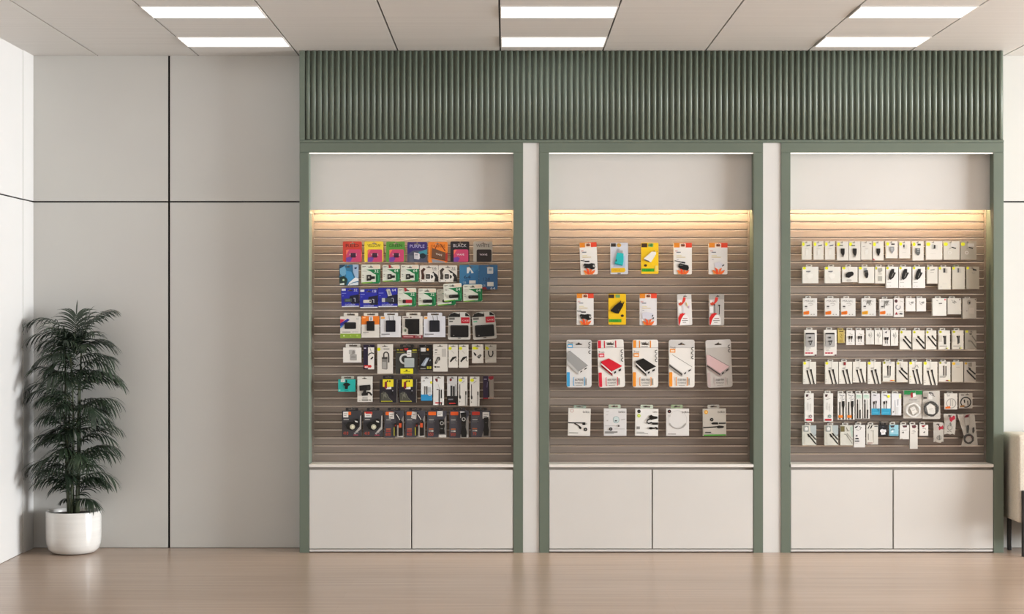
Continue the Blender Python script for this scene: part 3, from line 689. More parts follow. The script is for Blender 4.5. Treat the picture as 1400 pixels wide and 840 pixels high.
pkg('cable_box', 'white box with black base and red stripe', CB, A, 'sixth', 611.3, 515, 624.9, 554.2, '#c8c7c5',
    [('r', 0, 68, 100, 100, '#121011'), ('r', 8, 26, 30, 68, '#d8d8d6'), ('r', 34, 32, 52, 70, '#2f3236'), ('r', 58, 34, 76, 70, '#2b2c2f'), ('r', 80, 28, 96, 68, '#a2a1a0'), ('e', 36, 12, 12, 4.5, '#7b2028'), ('r', 12, 78, 60, 82, '#77757a'), ('r', 20, 92, 84, 95.5, '#d0342f')], th=.02, hole=(50, 1.9, 6, 1.6))
for i, (x0, x1, y1) in enumerate(((626.5, 638.9, 555), (642.3, 655.4, 555.8))):
    pkg('cable_box', ('tall white cable box, yellow dot, touching black-based box', 'tall white cable box, yellow dot, standing clear')[i], CB, A, 'sixth', x0, 515.3, x1, y1, '#dad7d0',
        [('e', 24, 12, 20, 5.5, YEL), ('l', [(18, 26), (18, 66)], .9, K), ('p', [(12, 66), (16, 62), (22, 62), (28, 68), (28, 74), (20, 78), (12, 74)], K), ('l', [(84, 50), (84, 62)], 1.5, K), ('l', [(84, 62), (84, 99)], .9, '#6a6762'), ('p', [(18, 83), (22, 86), (18, 89), (14, 86)], '#3a3733'), ('l', [(40, 22), (70, 14)], .6, G2)], th=.018, hole=(52, 1.9, 5, 1.6))
pkg('cable_box', 'narrow purple and grey pack with red tip', CB, A, 'sixth', 660.5, 514.3, 675.2, 546, '#8f877d',
    [('r', 0, 0, 48, 100, '#241634'), ('p', [(48, 2), (96, 0), (98, 12), (72, 18), (50, 10)], '#8d1f2c'), ('r', 8, 12, 34, 16, '#a59db5'), ('p', [(46, 24), (56, 20), (60, 90), (46, 92)], '#0d0a12'), ('l', [(40, 26), (36, 50)], .8, '#6c6280'), ('r', 0, 94, 46, 100, '#8d1f24'), ('r', 46, 94, 98, 98, '#b78f7c')], th=.018, hole=(52, 1.9, 5, 1.6))

FL = 'flashlight'
spec = [(467.6, 494.5, 'head', '410'), (496.6, 523.5, 'head', '410'), (525.7, 552.2, 'pen', '600'), (554.4, 581.3, 'pen', '400'), (584, 610.5, 'torch', '650'), (614.4, 640.9, 'long', '500'), (643.7, 670.5, 'slim', '70')]
looks = ['dark grey headlamp pack beside the bay edge', 'dark grey headlamp pack with red sticker', 'dark grey pack with folding work light', 'dark grey work light pack with tilted sticker',
         'dark grey pack with short black torch', 'dark grey pack with long black torch', 'dark grey pack with slim black torch']
for i, (x0, x1, kind, num) in enumerate(spec):
    art = [('p', [(55, 100), (70, 60), (96, 20), (99, 20), (99, 100)] if kind != 'head' else [(60, 88), (90, 62), (92, 20), (97, 18), (97, 70), (66, 92)], '#b9b5ae' if kind == 'head' else '#8d8984'),
           ('r', 6 if i else 28, 4, 46, 17, '#e5661f' if i < 5 else ('#d9551f' if i == 5 else '#b5301f'), 1), ('r', 8, 32, 34, 36, '#a3a19c'),
           ('t', num, 19, 87, 4.4, '#c8492c', 26 if len(num) > 2 else 18)]
    if kind == 'head': art += [('r', 58, 92, 82, 96, '#9b3a4a'), ('r', 60, 84, 86, 87, '#77757a')]
    else: art += [('r', 8, 66, 32, 70, '#b5643a'), ('r', 8, 73, 22, 78, '#9a9894' if i > 3 else '#a83b30'), ('r', 22, 73, 32, 78, '#d8d4c8' if i > 3 else '#a83b30')] + lines(6, 42, (22, 27, 40, 45), '#6a6966', 1.5)
    parts = []
    if kind == 'head':
        parts.append(('headlamp', .010, [('p', [(18, 56), (32, 44), (56, 42), (72, 30), (84, 30), (88, 46), (84, 60), (66, 72), (48, 76), (28, 70)], '#0f0f0e'), ('e', 54, 62, 13, 10, '#c3c0a8'), ('e', 55, 62, 6, 5, '#e6e3c9'), ('p', [(64, 38), (80, 40), (82, 46), (70, 44)], '#d6d4cd')], 'black headlamp'))
        parts.append(sticker(6, 4, 32, 26) if i == 0 else ('price_sticker', .0011, [('r', 8, 8, 42, 26, '#dcdad6'), ('r', 12, 4, 44, 12, '#b5282a'), ('r', 14, 18, 34, 20, G2)], 'white and red price sticker'))
    elif kind == 'pen':
        art += [('r', 66, 54, 72, 96, '#d8d4cc'), ('r', 72, 92, 96, 97, '#d8d4cc'), ('r', 48, 62, 54, 92, '#d9d648')]
        parts.append(('work_light', .009, [('p', [(58, 4), (64, 8), (88, 36), (94, 44), (94, 92), (74, 94), (74, 44), (84, 40), (58, 10)], '#17120f'), ('r', 75, 46, 88, 62, '#d2552c'), ('p', [(60, 12), (64, 12), (82, 34), (78, 34)], '#d9d7d2')], 'black and orange work light'))
        parts.append(('charger_clip', .005, [('r', 52, 46, 62, 92, '#1a1512', .6), ('r', 53, 52, 61, 58, '#8d2f24')], 'dark clip'))
        parts.append(sticker(23, 6, 50, 30) if i == 2 else ('price_sticker', .0011, [('p', [(34, 3), (58, 6), (54, 32), (28, 28)], '#dddbd7'), ('r', 36, 14, 50, 17, G2)], 'tilted white price sticker'))
    elif kind == 'torch':
        art += [('r', 62, 90, 98, 99, '#d9d6cf')]
        parts.append(('torch', .012, [('p', [(62, 32), (90, 32), (88, 46), (92, 56), (88, 66), (92, 86), (62, 86), (66, 66), (62, 52)], '#111110'), ('ring', 76, 46, 8, 1.0, '#a9a7a2'), ('r', 70, 64, 82, 68, '#6a6864')], 'short black torch'))
        parts.append(sticker(52, 2, 80, 21))
    elif kind == 'long':
        art += [('r', 58, 88, 98, 99, '#c9c6bf')]
        parts.append(('torch', .012, [('p', [(58, 8), (86, 6), (86, 40), (84, 60), (90, 78), (88, 97), (62, 97), (60, 78), (64, 60), (62, 40)], '#121211'), ('ring', 74, 31, 8, 1.0, '#b5b3ae'), ('r', 66, 52, 82, 54, '#33322f')], 'long black torch'))
        parts.append(sticker(56, 3, 78, 27))
    else:
        parts.append(('torch', .012, [('p', [(66, 26), (90, 24), (88, 56), (92, 72), (90, 94), (66, 94), (64, 74), (68, 56)], '#131312'), ('r', 72, 44, 84, 46, '#5f5d58')], 'slim black torch'))
        parts.append(sticker(60, 6, 94, 30))
    y1 = (597.2, 597.4, 598.8, 598.6, 598.6, 599, 598)[i]
    pkg(('headlamp_pack', 'work_light_pack', 'torch_pack')[0 if kind == 'head' else 1 if kind == 'pen' else 2], looks[i], FL, A, 'bottom', x0, 561.8, x1, y1, '#43424a' if kind != 'head' else '#3a393d', art, th=.008, tab=(18, 82, 3.8), tabcol='#2e2c2e', body='card', parts=parts)

# ---------------------------------------------------------------- middle bay
B_ = 1
def blaze(extra, kind):
    return [('p', [(0, 0), (100, 0), (100, 15), (0, 15)], '#e58a22'), ('p', [(50, 0), (100, 0), (100, 15), (66, 15)], '#e2472a'), ('r', 32, 2, 66, 15, '#e9d6c2'), ('r', 40, 4, 60, 12, '#7a3d22'),
            ('t', 'mio', 14, 25, 2.4, '#c9492b', 14), ('r', 14, 29, 38, 31.5, '#56606b'), ('r', 14, 40, 42, 42, '#d9cf9a'), ('r', 14, 45, 64, 47, '#c7b277'), ('r', 16, 52, 26, 53.5, '#8f8d90')] + extra + \
           [('p', [(40, 100), (16, 90), (24, 86), (44, 94), (30, 78), (48, 84), (52, 96), (56, 84), (70, 80), (62, 92), (86, 86), (80, 94), (68, 100)], '#e5692a'), ('p', [(18, 86), (30, 98), (40, 100), (26, 100)], '#e9a03a'), ('p', [(34, 80), (42, 100), (48, 100), (46, 86)], '#dc4423')]
CH = 'charger box'
black_plug = [('l', [(2, 55), (30, 58), (50, 60)], 1.0, K), ('r', 26, 57, 54, 61, '#222126', .5)]
def car_charger(): return ('car_charger', .004, [('p', [(16, 70), (24, 65), (48, 67), (66, 65), (84, 67), (88, 76), (82, 83), (66, 85), (50, 80), (24, 80)], '#141414'), ('ring', 80, 74, 5, .9, '#cfccc6'), ('e', 24, 74, 3, 2.4, '#8d8a85')], 'black car charger')
pkg('charger_box', 'white and orange box, black car charger with cable', CH, B_, 'top', 793.2, 331.7, 816.4, 375.5, W2, blaze(black_plug, 0), th=.028, hole=(50, 3.2, 6, 2), rot=-2.5, r=1.2, parts=[car_charger()])
pkg('charger_box', 'pale grey box with turquoise wall plug', CH, B_, 'top', 834.7, 332, 858.7, 375, '#c9cbd2',
    [('r', 2, 2, 30, 13, '#2c231d'), ('e', 48, 8, 12, 6.5, '#d8a545'), ('p', [(20, 60), (84, 40), (84, 78), (20, 78)], '#aebbd0'), ('p', [(4, 81), (80, 80), (86, 88), (78, 94), (4, 95)], '#e3b41e'), ('t', 'USB 1A', 34, 87, 2.0, '#b07d10', 40), ('r', 40, 96, 58, 100, '#6f7275')], th=.028, hole=(50, 3.2, 6, 2), r=1.2,
    parts=[('wall_plug', .005, [('p', [(38, 32), (74, 34), (74, 60), (68, 74), (24, 68), (32, 44)], '#22b3b4'), ('p', [(46, 33), (49, 20), (53, 20), (52, 33)], '#b9b7b2'), ('p', [(64, 33), (67, 24), (71, 25), (70, 34)], '#b9b7b2'), ('p', [(30, 55), (36, 52), (34, 60), (29, 61)], '#1b3b3f'), ('p', [(24, 68), (68, 74), (67, 70), (27, 64)], '#178f92')], 'turquoise wall plug')])
pkg('charger_box', 'yellow box with white wall plug', CH, B_, 'top', 876.9, 332, 900.3, 374.6, '#f0c414',
    [('r', 0, 2, 34, 15, '#3a2318'), ('r', 40, 2, 70, 14, '#8fb56a', 1), ('e', 58, 8, 8, 5, '#3f8a3c'), ('e', 24, 73, 9, 4, '#4a2a14'), ('r', 3, 83, 75, 93, '#3aa32a'), ('t', '2 USB', 34, 88, 2.2, '#1d7a18', 40), ('r', 80, 74, 96, 92, '#ead06c')], th=.028, hole=(54, 3, 6, 2), r=1.2,
    parts=[('wall_plug', .005, [('p', [(60, 29), (84, 30), (86, 36), (56, 63), (38, 60), (16, 55), (16, 50)], '#e9e5da'), ('p', [(17, 53), (46, 59), (46, 62), (17, 56)], '#4a4742'), ('r', 72, 25, 76, 29, '#6b655a'), ('r', 90, 28, 94, 31, '#6b655a')], 'white wall plug')])
pkg('charger_box', 'white and orange box, black charger block with cable', CH, B_, 'top', 921.3, 332.2, 945.9, 375.2, W2, blaze([('l', [(4, 57), (34, 60), (60, 62)], 1.0, K), ('p', [(42, 60), (64, 62), (62, 66), (42, 64)], '#222126')], 1), th=.028, hole=(50, 3.2, 6, 2), r=1.2,
    parts=[('charger_block', .004, [('p', [(26, 68), (36, 65), (80, 72), (84, 80), (78, 88), (58, 86), (34, 82), (24, 76)], '#111111'), ('r', 32, 70, 50, 72, '#8d8a85')], 'black charger block')])
pkg('charger_box', 'white and orange box, white plug, under warm light', CH, B_, 'top', 969.2, 332.2, 994.6, 375.2, '#dddad6', blaze([('p', [(28, 66), (56, 60), (74, 68), (70, 78), (34, 76)], '#d2d0d6'), ('p', [(70, 72), (82, 68), (82, 72), (72, 76)], '#2f2e33')], 2), th=.028, hole=(50, 3.2, 6, 2), r=1.2)
pkg('charger_box', 'white and orange box, black car charger, grey shade', CH, B_, 'second', 788.6, 401.6, 811.6, 444.6, '#e2dfdb', blaze(black_plug, 0), th=.028, hole=(50, 3.2, 6, 2), r=1.2, parts=[car_charger()])
pkg('charger_box', 'yellow box with black wall plug', CH, B_, 'second', 832, 401.9, 855.8, 444.2, '#ecbe12',
    [('r', 0, 2, 32, 14, '#3a2318'), ('r', 40, 2, 66, 13, '#6f9f5a', 1), ('e', 79, 71, 9, 4, '#2e2114'), ('r', 2, 82, 74, 92, '#3c9a2a'), ('t', '2 USB', 34, 87, 2.2, '#1d7a18', 40), ('e', 20, 97, 2, 1, '#6b4a10')], th=.028, hole=(54, 3, 6, 2), r=1.2,
    parts=[('wall_plug', .005, [('p', [(62, 27), (84, 32), (84, 38), (58, 64), (42, 63), (12, 56), (12, 53), (36, 38)], '#151311'), ('p', [(64, 27), (70, 22), (72, 24), (68, 29)], '#151311'), ('p', [(82, 32), (88, 25), (90, 27), (86, 34)], '#151311'), ('r', 56, 50, 60, 54, '#5a5650')], 'black wall plug')])
pkg('charger_box', 'white and orange box, white two-port plug', CH, B_, 'second', 874.6, 401.6, 897.9, 445, '#dedbdb', blaze([('p', [(14, 62), (40, 58), (76, 62), (80, 74), (60, 82), (16, 80)], '#cfced6'), ('p', [(70, 70), (78, 66), (80, 69), (72, 74)], '#1c1b1c'), ('p', [(76, 78), (82, 74), (84, 77), (78, 82)], '#1c1b1c')], 2), th=.028, hole=(50, 3.2, 6, 2), r=1.2)
for i, (x0, x1, rot) in enumerate(((926.6, 945.8, -2), (969.6, 990.1, 0))):
    pkg('earphone_pack', ('slim white pack with red swirl, white earphones', 'slim grey pack with red swirl, black earphones')[i], 'earphones', B_, 'second', x0, 402.2, x1, 445, ('#e3dfdb', '#c4c0bb')[i],
        [('r', 0, 0, 100, 17, ('#cfcbc6', '#a9a5a0')[i], 1), ('p', [(42, 10), (60, 12), (56, 22), (34, 34), (30, 30), (38, 18)], '#d8372b'), ('e', 20, 31, 13, 5.5, '#d04a2e'), ('p', [(6, 20), (24, 20), (16, 28), (6, 28)], '#ece8e2'), ('r', 4, 40, 26, 60, '#ecebea'),
         ('p', [(4, 100), (2, 76), (16, 64), (36, 60), (54, 62), (36, 70), (20, 84), (10, 98)], '#d4211f'), ('p', [(10, 98), (22, 80), (40, 68), (60, 66), (76, 76), (78, 96), (70, 99)], '#efedea'), ('r', 34, 77, 66, 79, '#a86a6a'), ('r', 26, 84, 70, 86, '#77736f'), ('r', 32, 90, 56, 92, '#9b9792')]
        + ([('p', [(60, 26), (66, 30), (70, 38), (64, 38)], '#e3c36a'), ('p', [(74, 40), (84, 38), (82, 46)], '#cfa9c9')] if i == 0 else []), th=.024, hole=(56, 2.8, 5, 2.2), r=1.6, rot=rot, body='box',
        parts=[('earphones', .004, [('l', [(36, 38), (37, 60)], 1.0, K), ('r', 30, 33, 40, 37, K, .5), ('l', [(68, 38), (66, 66)], 1.0, K), ('r', 62, 34, 72, 39, K, .5)], 'black earphones')] if i else [('earphones', .003, [('l', [(40, 40), (42, 62)], 1.2, '#d6d2da'), ('r', 34, 36, 44, 41, '#dcd8de', .5)], 'white earphones')])

PB = 'power bank'
def bank(look, x0, x1, accent, top, side, cap, rot=0, base=W2, dark=False, tabband=False, big=False):
    tx = '#9b958c' if dark else '#2b2825'
    art = [('r', 0, 0, 100, 17, '#cdcac6' if not tabband else W2, 2.4), ('r', 0, 16, 100, 17.2, '#b9b5b0')]
    if tabband: art += [('r', 2, 1, 14, 17, accent), ('r', 25, 2, 29, 17, accent), ('r', 68, 2, 72, 17, accent), ('t', 'MAH', 49, 8, 4, tx, 26), ('r', 34, 14, 60, 15.4, '#77736e')]
    ly = 5 if (not tabband and not big) else (15 if big else 24)
    if not dark: art += [('t', 'Trust', 15, ly+1, 2.6, '#2a1a18', 22), ('r', 4, ly+4, 25, ly+12, accent), ('r', 7, ly+6.5, 22, ly+10, '#f2dcc9' if accent != '#cf2138' else '#f6c9cf')]
    for k in range(3 if not dark else 2):
        yy = (8, 16, 26)[k] if (not tabband and not big and not dark) else (25, 34, 43)[k] - (6 if big else 0) - (4 if dark else 0)
        art += [('ring', 94, yy, 5.5, .9, '#2b2927', 70, 290)]
    art += [('r', 1, 68, 13, 98, accent, .8), ('l', [(31, 79), (28, 79), (28, 96), (31, 96)], 1.0, accent), ('l', [(69, 79), (72, 79), (72, 96), (69, 96)], 1.0, accent),
            ('t', cap, 50, 84, 3.4, tx if not dark else '#4a4541', 32), ('t', 'POWERBANK', 50, 90.5, 1.8, tx if not dark else '#5b5650', 32), ('r', 38, 95, 62, 96.2, '#9b978f'), ('r', 79, 81, 81, 95, '#a5a19a')]
    if not tabband:
        art += [('r', 38, 7, 64, 13, '#3a3734')] if False else []
    T = top; SD_ = side
    if big: # slab running out of the card on the plant side
        pts_t = [(1, 31), (14, 31), (90, 57), (52, 70), (1, 50)]; pts_s = [(1, 50), (52, 70), (52, 77), (1, 58)]; pts_f = [(52, 70), (90, 57), (90, 64), (52, 77)]
    elif tabband:
        pts_t = [(12, 45), (42, 39), (92, 56), (52, 66), (16, 50)]; pts_s = [(12, 46), (52, 66), (54, 76), (12, 56)]; pts_f = [(52, 66), (92, 56), (92, 66), (54, 76)]
    else:
        pts_t = [(1, 28), (14, 23), (86, 54), (48, 67), (1, 42)]; pts_s = [(1, 42), (48, 67), (47, 73), (1, 50)]; pts_f = [(48, 67), (86, 54), (85, 61), (47, 73)]
    x_, y_ = pts_f[0][0], pts_f[0][1]; vx, vy = pts_f[1][0]-x_, pts_f[1][1]-y_; dy = pts_f[3][1]-y_
    def port(a, b): return ('p', [(x_+vx*a, y_+vy*a+dy*.35), (x_+vx*b, y_+vy*b+dy*.35), (x_+vx*b, y_+vy*b+dy*.75), (x_+vx*a, y_+vy*a+dy*.75)], '#1d1b1a')
    outl = pts_t[:3] + [pts_f[2], pts_f[3], pts_s[3]] 
    pr = [('p', outl, SD_), ('p', pts_s, SD_), ('p', pts_f, '#dcd9d4' if not dark else '#9d938e'), ('p', pts_t, T), port(.18, .38), port(.62, .86)]
    if tabband or big: pr.insert(2, ('l', [(pts_s[0][0], pts_s[0][1]+3.5), (pts_s[1][0], pts_s[1][1]+3.5)], 1.6, '#e8e4df' if tabband else '#35322e'))
    if big: pr.append(('l', [(12, 31), (90, 57)], .6, '#8d8983'))
    pkg('power_bank_box', look, PB, B_, 'third', x0, 464.8, x1, 530, base, art, th=.03, hole=(49, 5.6, 9, 3.2), r=3.4, rot=rot, parts=[('power_bank', .004, pr, None)])
bank('white and blue box with long grey power bank', 774.6, 808.8, '#3f9fd0', '#9a9a98', '#b9b8b5', '6700', base='#dbd9d6')
bank('white and red box with bright red power bank', 817.6, 853.6, '#cf2138', '#d01a2e', '#8d1420', '4400 MAH', rot=-2, tabband=True)
bank('white and orange box with black power bank', 864.9, 899.8, '#e8912a', '#171513', '#2b2825', '8800 MAH', tabband=True)
bank('white and orange box with white power bank', 914.6, 949.6, '#e8912a', '#eae7e1', '#a8a49d', '15.000 MAH', big=True)
bank('greyish box with pale pink power bank', 966, 1000.4, '#b9a7a4', '#d3b1b0', '#a08a86', '10.000 MAH', rot=-2.5, base='#bdb7b0', dark=True, big=True)

AB = 'accessory box'
def bel(x): return ('t', 'belkin', x, 12, 3.2, K, 30)
pkg('cable_box', 'white box with two black cable ends', AB, B_, 'bottom', 776.8, 558.8, 807.2, 596.2, '#dedad3',
    [bel(80), ('ring', 16, 9, 7, .8, '#c9a9a2'), ('l', [(0, 53), (30, 53), (66, 53)], 1.6, '#2b2927'), ('r', 64, 50, 78, 60, K, .4), ('r', 79, 52, 86, 58, '#b9b5af'), ('l', [(28, 55), (44, 61), (58, 70)], 1.5, '#2b2927'), ('p', [(46, 64), (60, 68), (60, 76), (52, 74)], K), ('e', 79, 76, 8, 6.5, K), ('e', 79, 76, 3, 2.4, '#8d8a85'), ('r', 6, 88, 46, 91, '#9b978f')], th=.035, tab=(24, 80, 3.8), tabcol='#9dab9d', rot=1.5)
pkg('charger_box', 'white box with pale wall charger picture', AB, B_, 'bottom', 825.8, 559, 856.5, 596.2, '#d6d4d2',
    [bel(80), ('r', 40, 28, 68, 54, '#9fb3b3', 4), ('r', 43, 30, 65, 51, '#c6d3d1', 3), ('r', 48, 43, 58, 47, K, .3), ('r', 10, 9, 22, 11, G), ('r', 10, 22, 18, 24, G), ('r', 12, 42, 18, 46, G), ('r', 4, 63, 60, 64, '#8f8c88'), ('r', 62, 60, 69, 67, '#5a5754'), ('e', 30, 75, 7.5, 6, K), ('e', 30, 75, 2.5, 2, '#9a9792'), ('r', 46, 74, 92, 75.4, '#a9a6a1'), ('r', 4, 84, 60, 88, '#77746f'), ('r', 4, 90, 44, 92, G2), ('l', [(76, 42), (94, 38)], .7, '#8f8c88')], th=.035, tab=(22, 76, 5), tabcol='#b9c4ae')
pkg('charger_box', 'white box with black coiled car charger', AB, B_, 'bottom', 868.7, 559.3, 899.9, 596.2, '#e3e1dc',
    [('t', 'belkin', 86, 11, 2.6, K, 20), ('e', 15, 10, 7.5, 6.5, K), ('e', 15, 10, 3, 2.6, '#55524e'), ('e', 15, 26, 7.5, 6.5, '#b5cc33'), ('e', 15, 26, 3.4, 3, '#d6e58a'), ('r', 6, 66, 20, 76, '#8b8883'), ('r', 6, 86, 40, 88, G2), ('r', 6, 91, 56, 93, G2)], th=.035, tab=(23, 79, 5), tabcol='#c3cbb8', rot=1,
    parts=[('car_charger', .004, [('p', [(60, 26), (70, 22), (76, 26), (96, 28), (97, 35), (76, 39), (70, 41), (60, 37)], K), ('l', [(62, 38), (52, 42), (50, 50), (58, 54), (70, 50), (76, 53)], 1.8, K), ('r', 74, 50, 99, 58, K), ('p', [(60, 69), (68, 67), (84, 70), (90, 66), (99, 70), (98, 76), (92, 76), (90, 72), (80, 74), (68, 76), (60, 74)], K)], 'black coiled car charger')])
pkg('wireless_charger_box', 'white box with round white charging pad', AB, B_, 'bottom', 911.2, 559.2, 942, 596.2, '#dbd8d4',
    [bel(84), ('e', 13, 10, 8, 6.5, K), ('e', 13, 10, 3, 2.4, '#8d4a44'), ('e', 13, 26, 6, 5, '#c9c6c2'), ('r', 6, 92, 42, 95, G2), ('ring', 50, 40, 40, 1.6, '#8f8b86', 205, 335), ('ring', 50, 40, 40, .5, '#c3c0bb')], th=.035, tab=(22, 75, 5), tabcol='#9fb08d')
pkg('cable_box', 'white box with green base and orange dot', AB, B_, 'bottom', 961.2, 559.2, 992.7, 596.2, '#b9b2a7',
    [bel(80), ('r', 2, 95, 98, 100, '#4f9a3a'), ('e', 14, 12, 8, 7.5, '#d99a2a'), ('e', 14, 12, 3, 3, '#f0d59a'), ('e', 38, 40, 7.5, 6.5, K), ('e', 38, 40, 2.5, 2.2, '#8d8a85'), ('p', [(36, 54), (42, 50), (64, 50), (66, 58), (40, 58)], K), ('l', [(68, 54), (98, 54)], 1.8, K), ('l', [(0, 69), (30, 68), (56, 67)], 1.5, K), ('p', [(54, 66), (68, 62), (86, 64), (92, 67), (86, 71), (66, 73)], K), ('r', 8, 85, 34, 89, '#4a4540'), ('r', 8, 92, 44, 93.5, '#9a948a')], th=.035, tab=(24, 75, 5), tabcol='#c9c4ba', rot=-1)

# ---------------------------------------------------------------- chair-side bay
C_ = 2
def dot(col=YEL, x=15, y=14, rx=16, ry=9): return ('e', x, y, rx, ry, col)
TP = (40, 78)      # usual tab span
faint = '#c4c0b6'
# top row: cartons with full-width top and a small hole
row1 = [(1096.6, 1109.6, 355.2, 'a'), (1112.4, 1126, 355.2, 'a'), (1128, 1141.4, 355.2, 'a'), (1144.4, 1160, 356.2, 'k'), (1160.8, 1176.5, 356.2, 'k'), (1177.3, 1192, 355.2, 'n'), (1193.5, 1208, 356.2, 'r'),
        (1211.5, 1227.3, 353.3, 'g'), (1229.4, 1244.6, 353.3, 'p'), (1247.7, 1262.8, 356.3, 'g'), (1266.1, 1288.2, 355.2, 'p'), (1290.1, 1312, 355.2, 'c'), (1313.5, 1335.1, 355.2, 'c')]
lk1 = ['slim white box, yellow dot, at the row end', 'slim white box, yellow dot, between two alike', 'slim white box, yellow dot, beside black plug box', 'white box with black car plug', 'white box with black car plug and pale tip', 'white box without yellow dot',
       'white box with black plug and red corner', 'short white box with grey plug', 'short white box with tiny dark photo', 'white box with dark grey plug', 'wide white box with dark phone picture', 'wide white box with black connector', 'wide shaded box with black connector']
for i, (x0, x1, y1, k) in enumerate(row1):
    art = [] if k == 'n' else [dot(x=14, y=16, rx=13, ry=10)]
    pa = []
    if k == 'a': art += [('p', [(44, 22), (86, 18), (84, 24), (46, 28)], '#55565e'), ('l', [(28, 42), (48, 38), (70, 42)], .7, G), ('p', [(36, 52), (62, 48), (64, 72), (38, 76)], '#d6d4cc')]
    if k == 'k': art += [('r', 20, 19, 52, 25, '#6f6f5a'), ('r', 42, 34, 58, 38, '#c9c6be')]; pa = [('car_plug', .003, [('p', [(32, 38), (66, 38), (66, 62), (60, 74), (54, 77), (46, 74), (34, 62)], K), ('r', 42, 76, 46, 83, G2), ('r', 53, 76, 57, 84, G2)], 'black plug')]
    if k == 'n': art += [('p', [(74, 10), (96, 12), (92, 18), (76, 14)], '#4a4742'), ('l', [(14, 30), (40, 28)], .7, G2), ('l', [(38, 38), (66, 40)], .7, G), ('p', [(34, 52), (62, 46), (66, 66), (40, 74)], '#d9d7cf')]
    if k == 'r': art += [('p', [(2, 88), (22, 100), (2, 100)], '#a3202a'), ('r', 32, 10, 62, 34, '#d3d2cf')]; pa = [('car_plug', .003, [('p', [(32, 38), (68, 38), (68, 58), (58, 72), (46, 72), (34, 60)], K), ('r', 44, 70, 48, 77, K), ('r', 55, 70, 59, 77, K)], 'black plug')]
    if k == 'g': c = '#8b8c8c' if i == 7 else '#5f605f'; art += [('r', 44, 13, 74, 22, '#3a3936')]; pa = [('car_plug', .003, [('p', [(32, 32), (68, 32), (70, 52), (58, 66), (52, 72), (44, 66), (32, 52)] if i == 7 else [(24, 36), (66, 36), (68, 62), (56, 74), (44, 74), (24, 60)], c), ('r', 40, 40, 60, 44, '#bdbdba'), ('r', 40, 50, 60, 53, '#bdbdba')], 'grey plug')]
    if k == 'p': art += [('r', 34, 17, 50, 44, '#b3b3ad'), ('p', [(48, 20), (58, 20), (58, 40), (46, 42)] if i == 10 else [(36, 22), (48, 20), (48, 36), (36, 36)], '#2e2d2b'), ('r', 60, 20, 72, 46, '#d0cec6'), ('r', 28, 66, 60, 67.5, faint)]
    if k == 'c': art += [('l', [(36, 42), (52, 34)], .8, G2), ('p', [(50, 30), (78, 36), (76, 42), (52, 36)], K), ('ring', 38, 62, 9, .8, '#dedbd4'), ('r', 44, 12, 84, 30, '#cdcac3')]
    pkg('charger_box', lk1[i], CH, C_, 'top', x0, 330, x1, y1, ('#d3cfc5' if i < 6 else '#dcd7ce') if i < 11 else ('#cdc8bb', '#a8a192')[i-11], art, th=.022, hole=(42, 1.8, 3.4, 1.3), parts=pa)  # last carton: shade of the bay end painted into its base colour

row2 = [(1097.2, 1119, 365, 387.4, 38, 'w', (27, 65, 3.1)), (1127.7, 1149.3, 365, 387.4, 38, 'w', (25, 63, 3.1)), (1151.5, 1172.5, 365, 386, 0, 'b', (26, 62, 3.1)), (1173.9, 1195.3, 365, 387.3, 0, 'q', (25, 61, 3.1)), (1196.5, 1210.1, 365, 387.6, 0, 'f', (14, 74, 3)),
        (1211.6, 1228.1, 364.9, 393.8, 0, 'x', (20, 68, 2.8)), (1229.2, 1246, 364.9, 394, 0, 'x', (17, 64, 2.8)), (1247.7, 1264.8, 364.9, 394, 0, 'x', (20, 66, 2.8)), (1267.6, 1281.9, 365, 387.9, 0, 's', (10, 66, 2.6)), (1283.2, 1299.9, 365, 396, 0, 'v', (24, 70, 2.6)), (1302, 1319, 365, 395.5, 0, 'v', (19, 62, 2.6)), (1321.2, 1338.8, 364.8, 395.2, 0, 'y', None)]
lk2 = ['square white box with plain front, at the end', 'square white box, plain front, beside black gadget box', 'square white box with black oval gadget', 'square white box with black car plug', 'narrow white box with grey stacked pictures', 'tall white box, black twin plug, beside grey-picture box', 'tall white box, black twin plug, between two alike', 'tall white box, black twin plug, beside bare gap', 'short white box with tiny grey logo', 'tall cream box with dark phone square', 'tall cream box with greenish tab', 'tall shaded box with black strip']
